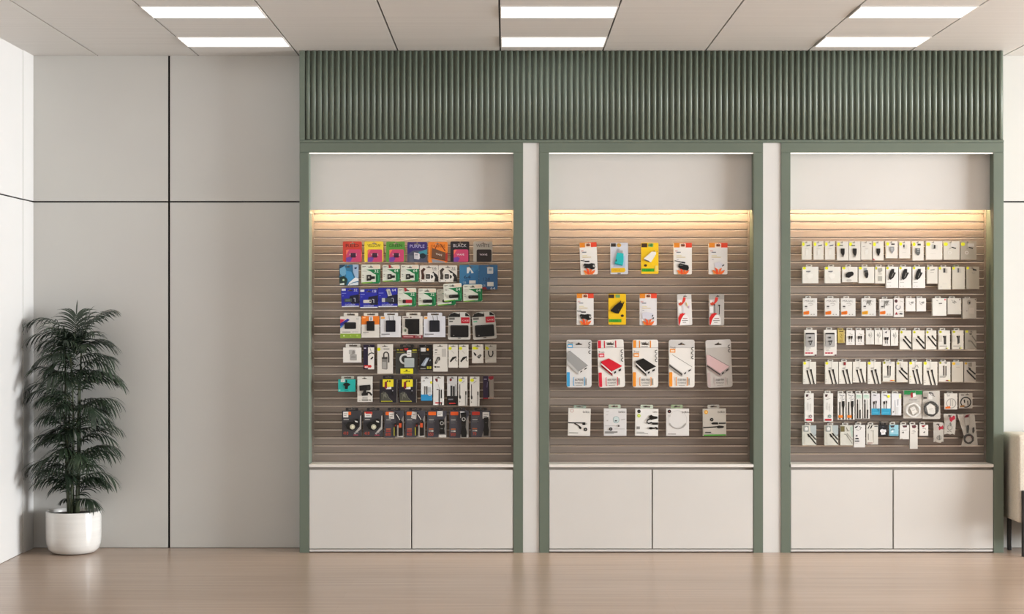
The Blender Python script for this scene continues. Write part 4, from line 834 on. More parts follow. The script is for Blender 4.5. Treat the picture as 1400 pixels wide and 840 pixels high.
for i, (x0, x1, y0, y1, _, k, tb) in enumerate(row2):
    art = [('r', 1, 0, 22, 17 if y1 < 390 else 13, YEL, 2)]; pa = []; base = '#d9d6cd'
    if k == 'w': art += [('p', [(22, 26), (50, 24), (50, 30), (40, 34), (22, 32)], '#77777a'), ('p', [(20, 52), (46, 40), (66, 44), (62, 66), (40, 74)], '#e2dfd7')]
    if k == 'b': art += [('l', [(36, 0), (46, 30)], .7, '#c6c3bb'), ('e', 44, 88, 17, 9, '#b7b3aa')]; pa = [('gadget', .004, [('p', [(22, 48), (40, 34), (64, 31), (74, 40), (72, 54), (44, 72), (24, 66)], '#121110')], 'black oval gadget')]
    if k == 'q': art += [('r', 32, 8, 52, 34, '#8f9494')]; pa = [('car_plug', .004, [('p', [(38, 24), (58, 20), (62, 46), (58, 66), (48, 70), (40, 52)], '#171615'), ('r', 42, 30, 58, 33, '#7b7872')], 'black car plug')]
    if k == 'f': art += [('p', [(28, 10), (70, 6), (72, 26), (40, 36), (30, 30)], '#9c9a90'), ('r', 32, 34, 66, 48, '#c2beb3'), ('r', 28, 56, 70, 86, '#a9a69b')]; base = '#ddd9ce'
    if k == 'x': art += [('r', 8, 73, 40, 74.5, '#8d8b86'), ('r', 8, 90, 18, 91.5, G2), ('r', 28, 90, 40, 91.5, G2), ('r', 42, 10, 66, 26, '#4c4b48')]; base = '#e2e0db'; pa = [('twin_plug', .004, [('p', [(36, 18), (58, 12), (64, 26), (80, 28), (58, 52), (36, 62), (20, 54), (24, 38)], '#141312'), ('l', [(58, 30), (44, 50)], .8, '#8f8c86'), ('r', 14, 60, 22, 63, '#8f8c86')], 'black twin plug')]
    if k == 's': art += [('p', [(30, 17), (72, 12), (70, 20), (34, 23)], '#8e8c85'), ('r', 30, 32, 64, 35, '#a5a299')]; base = '#d5d1c6'
    if k == 'v': art += [('r', 36, 6, 58, 26, '#9c9b95'), ('r', 40 if i == 9 else 44, 7, 54 if i == 9 else 52, 25, '#2e2d2c'), ('r', 62, 8, 72, 28, '#b5b1a6'), ('r', 30, 74, 68, 75.5, faint), ('r', 14, 88, 26, 90, G)]; base = ('#d6d1c4', '#c3bdae')[i-9]
    if k == 'y': art += [('p', [(48, 8), (80, 13), (78, 19), (50, 16)], '#171615'), ('l', [(42, 26), (52, 30), (66, 28)], .8, G2), ('r', 36, 50, 60, 51.5, '#a9a294')]; base = '#aaa291'  # shaded end box: the shade is in this darker base colour
    pkg('charger_box', lk2[i], CH, C_, 'second', x0, y0, x1, y1, base, art, th=.024, tab=tb, tabcol='#cfccc2' if i != 10 else '#a9b79a', hole=None if tb else (44, 2, 4, 1.4), parts=pa)

HP = 'earphones'
row3 = [(1098, 1117, 408.1, 432.5, 'm', (21, 62, 2.9)), (1128, 1147.3, 408.1, 432.5, 'm', (21, 65, 2.9)), (1149.8, 1169.6, 408.1, 432.5, 'm', (22, 62, 2.9)), (1178.2, 1197.5, 408.1, 432.3, 'y', (23, 65, 2.9)), (1202.6, 1220.8, 409, 432, 'd', (23, 65, 3)),
        (1222.2, 1235.7, 408, 433.6, 'r', (14, 66, 2.6)), (1238.6, 1251.4, 408, 426, 's', (12, 70, 2.6)), (1253.3, 1265.9, 408, 426, 's', (8, 70, 2.6)), (1275.1, 1293.9, 408, 432, 'o', (24, 66, 2.6)), (1295.7, 1313.9, 408, 430, 'o', (17, 62, 2.6)), (1316, 1334.9, 408.2, 435.8, 't', (22, 62, 2.2))]
lk3 = ['pale box with orange label, standing alone', 'pale box with orange label, past the gap', 'pale box with orange label, touching its twin', 'white box with amber label', 'white box with dark smudged drawing, orange label', 'white box with red triangle and ring', 'small white box with grey sketch', 'small white box with grey sketch, before the gap', 'white box with red corner mark', 'cream box with small scribble', 'tall shaded box with dark round picture']
for i, (x0, x1, y0, y1, k, tb) in enumerate(row3):
    pa = []; art = []; base = '#d6d4cf'
    if k in 'myd':
        art += [('t', 'MAGIC', 48, 15, 3.0, '#6d6b68', 72)] if k == 'm' else [('t', 'MAGIC', 48, 14, 3.0, '#9d9a94', 72), ('p', [(36, 12), (70, 10), (64, 24), (56, 38), (42, 30), (38, 60 if k == 'd' else 26), (30, 40)], '#77756f')]
        art += [('r', 12, 42, 30, 50, '#4d4a48'), ('l', [(38, 30), (58, 28), (72, 34)], .8, '#a3a09b'), ('l', [(46, 40), (66, 38)], .8, '#b0ada7'), ('r', 12, 54, 30, 58, G), ('r', 56, 88, 62, 93, '#8f8c87'), ('r', 76, 88, 82, 93, '#8f8c87')]
        pa = [('orange_label', .0016, [('p', [(3, 76), (40, 70), (44, 74), (44, 86), (38, 91), (3, 92)], '#d9701c' if k != 'y' else '#dca01f'), ('r', 10, 78, 36, 80, '#a54f10'), ('r', 10, 84, 34, 86, '#a54f10')], 'orange label')]
    if k == 'r': art += [('e', 22, 15, 15, 9, '#4a1d24'), ('ring', 42, 48, 22, 1.4, '#8b8c8f', 100, 400), ('p', [(10, 88), (26, 72), (40, 88)], '#8d1f30'), ('r', 54, 72, 88, 74, G2), ('p', [(54, 86), (60, 78), (88, 80), (84, 88)], '#4a4a4a'), ('l', [(60, 14), (88, 20)], .7, G)]; base = '#dcd8d3'
    if k == 's': art += [('p', [(48, 28), (62, 26), (80, 24), (82, 38), (66, 42), (52, 40)], '#8f8e8a'), ('l', [(32, 34), (46, 48), (62, 50)], .9, '#aaa8a2'), ('l', [(30, 24), (40, 30)], .8, '#b0ada7')]; base = '#dfddd8'
    if k == 'o': art += [('e', 90, 8, 5, 5, '#c53a45' if i == 8 else '#8a7a70'), ('l', [(26, 12), (40, 16)], .7, G2), ('p', [(44, 28), (70, 26), (68, 32), (46, 34)], '#55544f') if i == 8 else ('l', [(36, 22), (52, 34), (46, 14), (64, 26)], .9, '#55534d'), ('r', 44, 42, 60, 44, faint)]; base = ('#dcdad2', '#c8c3b8')[i-8]
    if k == 't': art += [('e', 46, 20, 15, 12, '#8d857a'), ('e', 50, 22, 6, 5, '#2e2a26'), ('e', 92, 6, 4, 3, '#5d564d'), ('r', 28, 60, 34, 64, '#55504a'), ('r', 46, 46, 84, 76, '#b7b0a4')]; base = '#aca599'  # darker base paints the shade on this end box
    pkg('earphone_box', lk3[i], HP, C_, 'third', x0, y0, x1, y1, base, art, th=.024, tab=tb, tabcol='#d3d0c8', parts=pa)

def two_cables(p, q, w, head=1.9, end=(62, 100), off=(22, 0), c=K):
    """a pair of cable plugs running down the box; p, q = the heads of the two cables in per cent"""
    out = []
    for (x, y) in (p, q):
        ex = x + end[0] - p[0]; ey = end[1]
        out.append(('l', [(x + (ex-x)*.12, y + (ey-y)*.12), (ex, ey)], w, c))
        out.append(('p', [(x-7, y), (x+8, y-1), (x + (ex-x)*.30 + 3, y + (ey-y)*.30), (x + (ex-x)*.30 - 3, y + (ey-y)*.30)], c))
    return out
CBX = 'cable box'
row4 = [(1099.9, 1116.6, 451.4, 486.5, 'h', (18, 70, 3)), (1126.9, 1143.8, 451.4, 486.5, 'h', (18, 70, 3)), (1145.6, 1154.6, 451.6, 469, 'g', (2, 92, 2.6)), (1157.1, 1168.5, 451.8, 471.9, 'v', (10, 80, 2.8)), (1170.1, 1181.4, 451.8, 471.9, 'v', (5, 76, 2.8)), (1184.1, 1194.9, 451.8, 471.2, 'l', (4, 78, 2.8)),
        (1196.1, 1206.2, 451.8, 471.4, 'l', (4, 82, 2.8)), (1206.9, 1216.9, 451.6, 473, 'u', (2, 86, 2.8)), (1218.1, 1227.9, 451.6, 473, 'l', (2, 80, 2.6)), (1230.2, 1245.8, 452.1, 478.1, 'd', (14, 62, 3)), (1247.7, 1264, 452.1, 478.1, 'd', (18, 68, 3)), (1266, 1280.1, 452.1, 478, 'd', (12, 70, 2.8)),
        (1283.2, 1298.7, 452, 478, 't', (18, 66, 3)), (1301.7, 1317.3, 452, 477.8, 't', (22, 72, 2.8)), (1319.3, 1335, 452, 477.8, 'z', None)]
lk4 = ['tall window box with red strip, standing alone', 'tall window box with red strip, beside gold pack', 'small gold carton', 'small white box, two black plugs, beside gold carton', 'small white box, two black plugs, beside a gap', 'small white box with pale cable scribble', 'narrow white box with grey-green scribble', 'narrow white box with smudged black plugs', 'narrow white box, nearly blank', 'white box, two diagonal cables low down', 'white box, two diagonal cables, yellow corner', 'white box with crossing diagonal cables', 'white box, upright cables, lettered base line', 'cream box, upright cables, yellow base mark', 'shaded grey box with diagonal grey cables']
for i, (x0, x1, y0, y1, k, tb) in enumerate(row4):
    pa = []; art = []; base = '#dcd9d2'; nm = 'cable_box'
    if k == 'h':
        nm = 'earphone_box'
        art += [('r', 6, 87, 70, 93, '#d88a92'), ('r', 8, 88, 24, 92, '#9c1c2e'), ('r', 30, 88, 46, 92, '#9c1c2e'), ('r', 54, 88, 68, 92, '#9c1c2e'), ('p', [(82, 97), (98, 95), (98, 100), (84, 100)], '#4a1016'), ('r', 10, 69, 50, 71, G2), ('r', 10, 75, 36, 77, G), ('t', 'HIFI', 26, 80, 1.6, '#8d8a84', 26)]
        pa = [('display_window', .002, [('r', 8, 11, 84, 66, '#8d8c89', 1.5), ('r', 12, 14, 80, 64, '#aaa8a5'), ('r', 9, 12, 83, 17, '#232122', 1)], 'grey window'), ('earphones', .005, [('p', [(34, 28), (52, 26), (54, 32), (36, 33)], '#3a3836'), ('p', [(30, 42), (66, 40), (62, 47), (48, 46), (34, 47)], '#3a3836'), ('l', [(40, 48), (46, 60)], .9, '#3a3836'), ('l', [(56, 47), (50, 58)], .9, '#3a3836')], 'dark earphones')]
    if k == 'g': base = '#c0aa5c'; art += [('r', 20, 7, 78, 14, '#5b4a1f'), ('l', [(40, 28), (60, 40), (40, 52), (60, 64)], 1.1, '#8f7a36'), ('r', 30, 74, 40, 92, '#8f7a36'), ('r', 56, 74, 66, 92, '#8f7a36'), ('r', 88, 0, 100, 100, '#d3c387')]
    if k == 'v': base = '#e0ddd8'; art += [('l', [(34, 60), (34, 80)], 1.0, G2), ('l', [(64, 60), (64, 80)], 1.0, G2), ('r', 28, 90, 64, 92, G2), ('l', [(40, 18), (60, 30), (80, 26)], .7, '#b5b2aa')]; pa = [('cable_plugs', .003, [('p', [(28, 40), (46, 39), (46, 50), (42, 60), (32, 60), (28, 50)], K), ('p', [(56, 40), (74, 38), (74, 50), (68, 60), (60, 60), (56, 50)], K)], 'two black plugs')]
    if k == 'l': base = ('#d8d6cf' if i == 5 else '#dedcd4' if i == 6 else '#e0ddd6'); art += [('l', [(28, 30), (44, 46), (36, 20), (58, 40)], 1.0, '#8f908a'), ('l', [(62, 14), (74, 40), (56, 52)], .8, '#a9aca1'), ('l', [(50, 50), (52, 84)], .8, '#c9c6be'), ('r', 36, 88, 66, 90, faint)]
    if k == 'u': base = '#d9d6d0'; art += [('p', [(28, 12), (60, 6), (52, 22), (36, 18)], '#55535a'), ('l', [(34, 64), (36, 86)], 1.0, '#5a5855'), ('l', [(62, 64), (64, 88)], 1.0, '#5a5855')]; pa = [('cable_plugs', .003, [('p', [(24, 46), (46, 44), (46, 58), (40, 64), (28, 62)], '#171516'), ('p', [(54, 46), (78, 44), (76, 60), (66, 64), (56, 60)], '#171516')], 'smudged black plugs')]
    if k == 'd':
        base = '#d8d4ca'; art += [('r', 4, 2, 26, 16, YEL, 2), ('r', 6, 36, 34, 58, '#c9c5bb')]
        art += [('l', [(42, 32), (98, 68)], 2.0, K), ('l', [(30, 46), (98, 96)], 2.0, K), ('p', [(40, 28), (56, 30), (62, 42), (52, 44)], K), ('p', [(26, 44), (40, 46), (48, 58), (38, 60)], K)] if i != 11 else [('l', [(20, 32), (98, 84)], 2.0, K), ('l', [(58, 30), (98, 54)], 1.8, K), ('p', [(14, 30), (28, 30), (38, 44), (30, 46)], K), ('p', [(54, 26), (68, 26), (76, 38), (68, 42)], K)]
    if k == 't': base = ('#d9d5cb', '#cec8bb')[i-12]; art += [('r', 4, 2, 30, 14, YEL, 2), ('l', [(50, 30), (52, 74)], 1.6, '#3a3836'), ('l', [(62, 30), (62, 74)], 1.6, '#3a3836') if i == 12 else ('l', [(62, 28), (60, 68)], 1.6, '#3a3836'), ('p', [(36, 30), (54, 28), (54, 38), (46, 42)], K), ('p', [(58, 29), (68, 28), (66, 40), (60, 40)], K), ('r', 10, 81, 76, 84, '#6d6a64'), ('r', 62, 91, 72, 96, '#2e2a1c'), ('r', 72, 91, 82, 96, YEL), ('r', 4, 26, 30, 60, '#c3beb2')]
    if k == 'z': base = '#9b9588'; art += [('r', 6, 0, 28, 12, '#c3c02a'), ('l', [(60, 28), (98, 60)], 1.6, '#6d675d'), ('l', [(54, 56), (98, 92)], 1.6, '#6d675d'), ('p', [(38, 16), (58, 14), (60, 22), (42, 24)], '#5c564d'), ('r', 26, 50, 52, 62, '#857f74')]  # shade painted in: base and cables toned down at the row end
    pkg(nm, lk4[i], HP if k == 'h' else CBX, C_, 'fourth', x0, y0, x1, y1, base, art, th=.022, tab=tb, tabcol=base if k == 'g' else '#d3d0c8', hole=None if tb else (52, 2, 4, 1.4), parts=pa)

row5 = [(1098.1, 1115.7, 495, 525.3, 'A', (22, 67, 3)), (1128.4, 1146, 495, 525.3, 'A', (22, 66, 3)), (1147, 1165, 495, 525, 'R', (21, 65, 3)), (1166.1, 1183.9, 495, 523.3, 'N', (21, 64, 3)), (1186.3, 1204.3, 495, 525.1, 'A', (25, 66, 3)), (1207, 1223.3, 494.9, 522, 'T', (20, 70, 2.8)),
        (1225.7, 1241, 494.9, 522.8, 'D', (15, 66, 2.8)), (1243, 1260.6, 494.9, 525, 'A', (24, 66, 2.8)), (1262.7, 1281.6, 494.9, 526.8, 'A', (23, 62, 2.8)), (1283.7, 1299.3, 494.9, 522, 'T', (20, 66, 2.6)), (1301.3, 1316.9, 494.9, 522.4, 'W', (21, 70, 2.4)), (1318.2, 1334, 495, 522.4, 'D', None)]
lk5 = ['white box, two black cables, standing alone', 'white box, two black cables, past the gap', 'white box, two black cables, red top tag', 'white box, two black cables, no yellow corner', 'white box, two black cables, strong yellow dot', 'white box, upright twin cables, orange base mark', 'grey-white box with two diagonal cables', 'white box, two cables and grey scribble', 'longest white box, two black cables', 'white box, upright grey cables, red base mark', 'blank beige box with amber corner', 'beige box with two diagonal cables']
for i, (x0, x1, y0, y1, k, tb) in enumerate(row5):
    art = []; base = '#d9d6cc' if i < 8 else '#d8d4c9'
    if k in 'ARN':
        if k == 'A': art += [('r', 1, 0, 24, 13, '#dfdc2e', 2)]
        art += [('l', [(46, 0), (48, 30)], .7, '#bdbab2'), ('p', [(24, 26), (50, 24), (46, 34), (28, 34)], '#a9a6a0')] + two_cables((30, 38), (58, 34), 1.7, end=(57, 100))
        art += [('r', 7, 80, 13, 82, G2), ('r', 7, 88, 13, 90, G2)]
        if k == 'R': art += [('r', 36, 1, 52, 15, '#8d1f28')]
        if i == 7: art += [('l', [(46, 24), (60, 14), (70, 26)], 1.0, '#8d8b85'), ('r', 8, 66, 14, 70, '#c9c62a')]
    if k == 'T':
        art += [('r', 2, 0, 24, 11, '#dfdc2e', 2), ('l', [(42, 26), (43, 70)], 1.8, '#3a3836'), ('l', [(62, 26), (61, 70)], 1.6, '#3a3836'), ('p', [(34, 22), (48, 18), (48, 36), (38, 36)], K if i == 5 else '#55534e'), ('p', [(56, 22), (68, 22), (66, 36), (58, 36)], K if i == 5 else '#55534e'), ('r', 8, 72, 64, 75, '#6a6762'), ('r', 8, 78, 56, 80, G2),
                ('r', 62, 92, 82, 97, '#c9541f' if i == 5 else '#8d2a34'), ('r', 82, 92, 97, 97, '#e0a52e' if i == 5 else '#d5d21f'), ('l', [(50, 4), (62, 8), (70, 2)], 1.2, '#4a4845' if i == 9 else '#b5b2bd')]
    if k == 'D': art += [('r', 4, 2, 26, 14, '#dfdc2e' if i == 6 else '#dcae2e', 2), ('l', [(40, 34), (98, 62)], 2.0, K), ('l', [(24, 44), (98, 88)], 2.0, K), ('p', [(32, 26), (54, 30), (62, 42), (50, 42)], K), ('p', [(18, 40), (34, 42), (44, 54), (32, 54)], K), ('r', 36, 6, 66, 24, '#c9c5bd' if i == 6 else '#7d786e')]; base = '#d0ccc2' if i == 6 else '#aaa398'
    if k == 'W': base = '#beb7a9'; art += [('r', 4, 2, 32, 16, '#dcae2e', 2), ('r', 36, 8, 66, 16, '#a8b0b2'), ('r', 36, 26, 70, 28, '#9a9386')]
    pkg('cable_box', lk5[i], CBX, C_, 'fifth', x0, y0, x1, y1, base, art, th=.02, tab=tb, tabcol='#d6d3cb', hole=None if tb else (52, 2, 4, 1.4))

row6 = [(1100.2, 1112.5, 538.3, 576.8, 'S', (12, 78, 3.2)), (1126.4, 1138.9, 538.3, 576.8, 'S', (14, 80, 3.2)), (1145.6, 1156, 538.5, 574.1, 'O', (4, 82, 3)), (1157.7, 1168.3, 538.5, 574.1, 'O', (2, 84, 3)), (1170, 1178.6, 538.5, 572.7, 'J', (2, 90, 3)), (1180, 1189.1, 538.5, 572.7, 'J', (2, 86, 3)),
        (1191.4, 1203, 538.5, 567.5, 'B', (6, 74, 3)), (1205.1, 1217.6, 538.5, 567.5, 'B', (10, 72, 3)), (1219, 1232.2, 538.6, 568.2, 'P', (10, 76, 3))]
lk6 = ['slim white box, red base bar, standing alone', 'slim white box, red base bar, past the gap', 'slim box, thick plugs, orange mark, beside gap', 'slim box, thick black plugs, orange mark', 'slimmest box, thin black cable, greenish print', 'slimmest box, thin cable, beside blue-based box', 'white box with blue base, no yellow dot', 'white box with blue base and yellow dot', 'white box with pale grey earphone print']
for i, (x0, x1, y0, y1, k, tb) in enumerate(row6):
    art = []; base = '#dbd9d3'
    if k == 'S': art += [('r', 14, 3, 42, 12, '#3a1a1c'), ('p', [(36, 8), (62, 4), (58, 16), (30, 20)], '#d0cdc7'), ('l', [(24, 22), (70, 18)], .7, G2), ('l', [(36, 32), (36, 58)], 1.0, '#bcbab4'), ('l', [(66, 36), (66, 64)], .8, '#c9c6c0'), ('ring', 64, 81, 13, 1.1, '#6c8a86' if i else '#77656b'), ('r', 12, 90, 84, 97, '#b0182c', 1)]
    if k == 'O': art += [('l', [(20, 4), (60, 10), (84, 6)], 1.0, '#77767a'), ('l', [(30, 18), (60, 14), (50, 26), (84, 20)], .9, '#8d8c90'), ('r', 18, 32, 34, 60, K), ('l', [(26, 56), (27, 99)], 1.6, K), ('p', [(52, 29), (88, 28), (88, 46), (80, 56), (78, 84), (62, 84), (60, 56), (52, 46)], K), ('l', [(70, 80), (70, 99)], 2.0, K), ('r', 6, 83, 62, 93, '#e07d22')]
    if k == 'J': art += [('r', 6, 4, 90, 20, '#bcd0c2'), ('t', 'AUX', 44, 9, 1.6, '#5d8a77', 50), ('p', [(18, 26), (30, 22), (38, 28), (34, 42), (24, 42)], K), ('l', [(28, 40), (28, 99)], 1.8, K), ('l', [(66, 24), (66, 62)], .9, '#b0b3ae'), ('r', 58, 64, 78, 74, K), ('l', [(68, 72), (68, 99)], 1.7, K)]
    if k == 'B': base = ('#d0ced0', '#dcdcda')[i-6]; art += [('r', 0, 70, 100, 100, '#2c95b8'), ('l', [(28, 50), (28, 70)], 1.1, '#5a5856'), ('l', [(54, 48), (54, 70)], 1.1, '#5a5856'), ('p', [(18, 38), (40, 36), (40, 46), (34, 52), (22, 50)], K), ('p', [(48, 34), (62, 34), (62, 46), (50, 48)], K), ('r', 10, 90, 84, 92, '#5ab4cf'), ('l', [(24, 6), (56, 10)], 1.0, '#55535a')] + ([dot(x=78, y=13, rx=15, ry=7)] if i == 7 else [('p', [(76, 74), (90, 68), (88, 82)], '#3f6e8a')])
    if k == 'P': base = '#d9d9da'; art += [('p', [(74, 4), (98, 2), (98, 20), (80, 22)], '#dfe39a'), ('p', [(32, 30), (40, 28), (44, 60), (36, 82), (30, 84)], '#b9bcc0'), ('p', [(62, 26), (72, 24), (70, 52), (60, 56)], '#a9acb2'), ('e', 18, 84, 6, 3, '#3a3a3a'), ('r', 40, 62, 70, 96, '#c9c9c8')]
    pkg('cable_box', lk6[i], CBX, C_, 'sixth', x0, y0, x1, y1, base, art, th=.02, tab=tb, tabcol='#d6d3cb')

def coil(cx, cy, rad, r, col, lab, turns=3, dep=.008, name='cable_coil'):
    return (name, dep, cx, cy, rad, r, col, lab, turns)
def bag(look, row, x0, y0, x1, y1, outline, header, art, coils, extra=(), cat='cable bag', back=.092, holepos=(50, 3)):
    """a clear film bag with a real coiled cable inside"""
    n = POS.get((2, row), 0); POS[(2, row)] = n + 1
    th = .016; yF = back - th; s = F/(yF - CAM_Y); w, h = (x1-x0)/s, (y1-y0)/s
    cx, zb = px((x0+x1)/2, y1, yF)
    where = '%s from left, %s row, %s' % (ORD[n], row, BAYN[2])
    t = empty('cable_bag', (cx, yF, zb), label=look + ', ' + where, category=cat, group=cat + ' packs in the chair side bay')
    pk = Pack(w, h, s)
    hc = (w*(holepos[0]/100-.5), h - holepos[1]/s)
    hole = rrect(hc[0]-2.2/s, hc[0]+2.2/s, hc[1]-.9/s, hc[1]+.9/s, 0)
    m = MB(); m.prism([pk.P(*q) for q in outline], th-.0014, th-.0006, flat('#c9c4bb', .4), holes=[hole]); m.build('backing_card', t)
    m = MB(); m.prism([pk.P(*q) for q in outline], 0, .0006, film(), holes=[hole]); m.build('film_bag', t)
    if header or art:
        m = MB(); pk.holes = [hole]
        pk.draw(m, ([('r', 1, 0, 99, header[1], header[0])] if header else []) + art, base=-.0002); m.build('header_card', t)
    for nm, dep, ccx, ccy, rad, r, col, lab, turns in coils:
        o = pk.P(ccx, ccy); m = MB(); pts = []
        for k in range(turns*20+1):
            a = 2*math.pi*k/20; rr = rad/s*(1 + .05*math.sin(k*1.7) - .04*(k//20))
            pts.append((o[0] + rr*math.cos(a), min(.0066, th - .0016 - r) + .0004*math.sin(k*.9), o[1] + rr*math.sin(a)))
        m.tube(pts, r, flat(col, .45), n=6); ob = m.build(nm, t); ob['label'] = lab
    for nm, dep, pa, lab in extra:
        m = MB(); pk.draw(m, pa, base=.008, first=-.003, rough=.4); ob = m.build(nm, t); ob['label'] = lab
    wx, wz = cx + hc[0], zb + hc[1] + .9/s - .0019
    ho = bpy.data.objects.new('hanging_hook', hook_mesh(.09)); COL.objects.link(ho); ho.location = (wx, SD-.0002, wz)
    ho['label'] = 'thin steel hook holding the bag ' + where; ho['category'] = 'hook'; ho['group'] = 'steel hooks in the chair side bay'
    return t
RECT = [(0, 0), (100, 0), (100, 98), (98, 100), (2, 100), (0, 98)]
bag('clear bag of white cable under green header', 'sixth', 1235.8, 534.4, 1261, 572.6, RECT, ('#137a3e', 14), [('p', [(36, 8), (48, 6), (48, 24), (38, 26)], '#a3202c'), ('p', [(48, 10), (62, 6), (66, 20), (50, 24)], '#e0dfd9'), ('r', 28, 32, 72, 34, '#7d7a76'), ('r', 20, 38, 84, 39.5, '#aaa7a1')],
    [coil(52, 70, 9.4, .0022, '#e6e4df', 'white coiled cable', 4)], [('paper_insert', .003, [('p', [(34, 64), (58, 56), (74, 76), (50, 88)], '#dedbd4'), ('l', [(46, 72), (62, 68)], .7, '#b9b6af')], 'white paper insert')], holepos=(58, 3.4))
bag('clear bag of thick black cable', 'sixth', 1261.8, 534.8, 1286.6, 573.3, [(4, 2), (96, 0), (100, 96), (96, 100), (2, 100), (0, 60)], None, [('r', 2, 22, 22, 28, '#232120'), ('p', [(32, 4), (56, 8), (60, 16), (44, 10), (34, 10)], '#1f1d1c'), ('r', 30, 10, 52, 30, '#d5d2cc'), ('l', [(40, 12), (66, 20)], .8, '#55524e')],
    [coil(47, 64, 9.2, .0058, '#0b0a0a', 'thick black coiled cable', 3)], [('paper_insert', .003, [('p', [(18, 52), (36, 42), (66, 54), (70, 80), (34, 92)], '#dad7d0'), ('l', [(32, 66), (56, 62)], .7, '#aba8a2')], 'white paper insert')], holepos=(46, 3.0))
pkg('cable_box', 'white pack, orange corner, pale lead', CBX, C_, 'sixth', 1291.4, 538.3, 1308.9, 560.1, '#d8d4cb', [('p', [(14, 6), (24, 3), (30, 10), (44, 4), (40, 18), (22, 20)], '#b9b6ae'), ('ring', 52, 62, 36, 1.1, '#9d9a93'), ('l', [(46, 32), (46, 78)], 1.4, '#aaa7a0'), ('l', [(62, 40), (62, 80)], 1.2, '#b5b2ab'), ('p', [(6, 84), (44, 80), (46, 94), (6, 96)], '#d0661c')], th=.014, tab=(24, 68, 2.4), tabcol='#b9b5ac')
pkg('cable_box', 'grey pack, amber corner, black lead', CBX, C_, 'sixth', 1311.2, 538, 1329.5, 558.5, '#b5afa5', [('p', [(10, 8), (24, 4), (40, 8), (34, 18), (16, 18)], '#8d877e'), ('ring', 50, 60, 37, 1.6, '#171615'), ('p', [(34, 42), (44, 42), (46, 62), (38, 66)], K), ('p', [(60, 50), (66, 48), (70, 78), (64, 84)], K), ('p', [(8, 82), (40, 78), (40, 92), (8, 94)], '#8d5f2a')], th=.014, hole=(60, 1.8, 6, 1.5))
def pouch(look, row, x0, y0, x1, y1, outline, art, coils, extra, hp): return bag(look, row, x0, y0, x1, y1, outline, None, art, coils, extra, holepos=hp)
redtag = [('p', [(40, 18), (54, 12), (60, 18), (72, 8), (86, 10), (88, 24), (70, 30), (58, 38), (46, 34)], '#a81a32'), ('l', [(38, 4), (48, 20)], .9, '#4a4542')]
pouch('crumpled clear pouch with red tag, hanging higher', 'sixth', 1291, 566.2, 1307.8, 595.4, [(0, 4), (6, 0), (94, 1), (100, 6), (97, 60), (90, 100), (72, 93), (54, 98), (30, 93), (4, 98), (8, 50)], redtag + [('p', [(42, 44), (54, 38), (60, 52), (50, 60)], '#77746c'), ('l', [(24, 84), (44, 80), (60, 86)], .8, '#77746c')], [coil(48, 64, 3.4, .0014, '#8f8d85', 'thin grey lead', 2)], [], (50, 3))

row7 = [(1096.9, 1115.9, 582, 609.1, 'L', (22, 66, 3)), (1127.3, 1146, 582, 609.1, 'L', (24, 68, 3)), (1149, 1165.9, 582, 609.1, 'M', (18, 68, 3)), (1167.5, 1182.8, 581.6, 612, 'F', (18, 70, 3)), (1184.7, 1200.5, 581.6, 608.2, 'Q', (15, 64, 3)), (1201.6, 1213.8, 581.6, 596.7, 'Z', (12, 84, 3)),
        (1215.9, 1228.4, 581.4, 596.3, 'C', (10, 70, 3.2)), (1230.3, 1242.8, 581.4, 601, 'E', (12, 76, 3.2)), (1244.2, 1254.6, 581.4, 614, 'G', (2, 76, 3.2)), (1257.4, 1269, 581.4, 596.1, 'H', (4, 72, 3.2))]
lk7 = ['grey-green box, two diagonal cables, standing alone', 'grey-green box, two diagonal cables, past the gap', 'greenish box with olive patch, thin cables', 'tall white box with black emblem', 'white pack with black printed strip', 'small black pack with white sticker', 'small pale blue box', 'white box with dark red top print', 'longest narrow white box', 'small white box with red top mark']
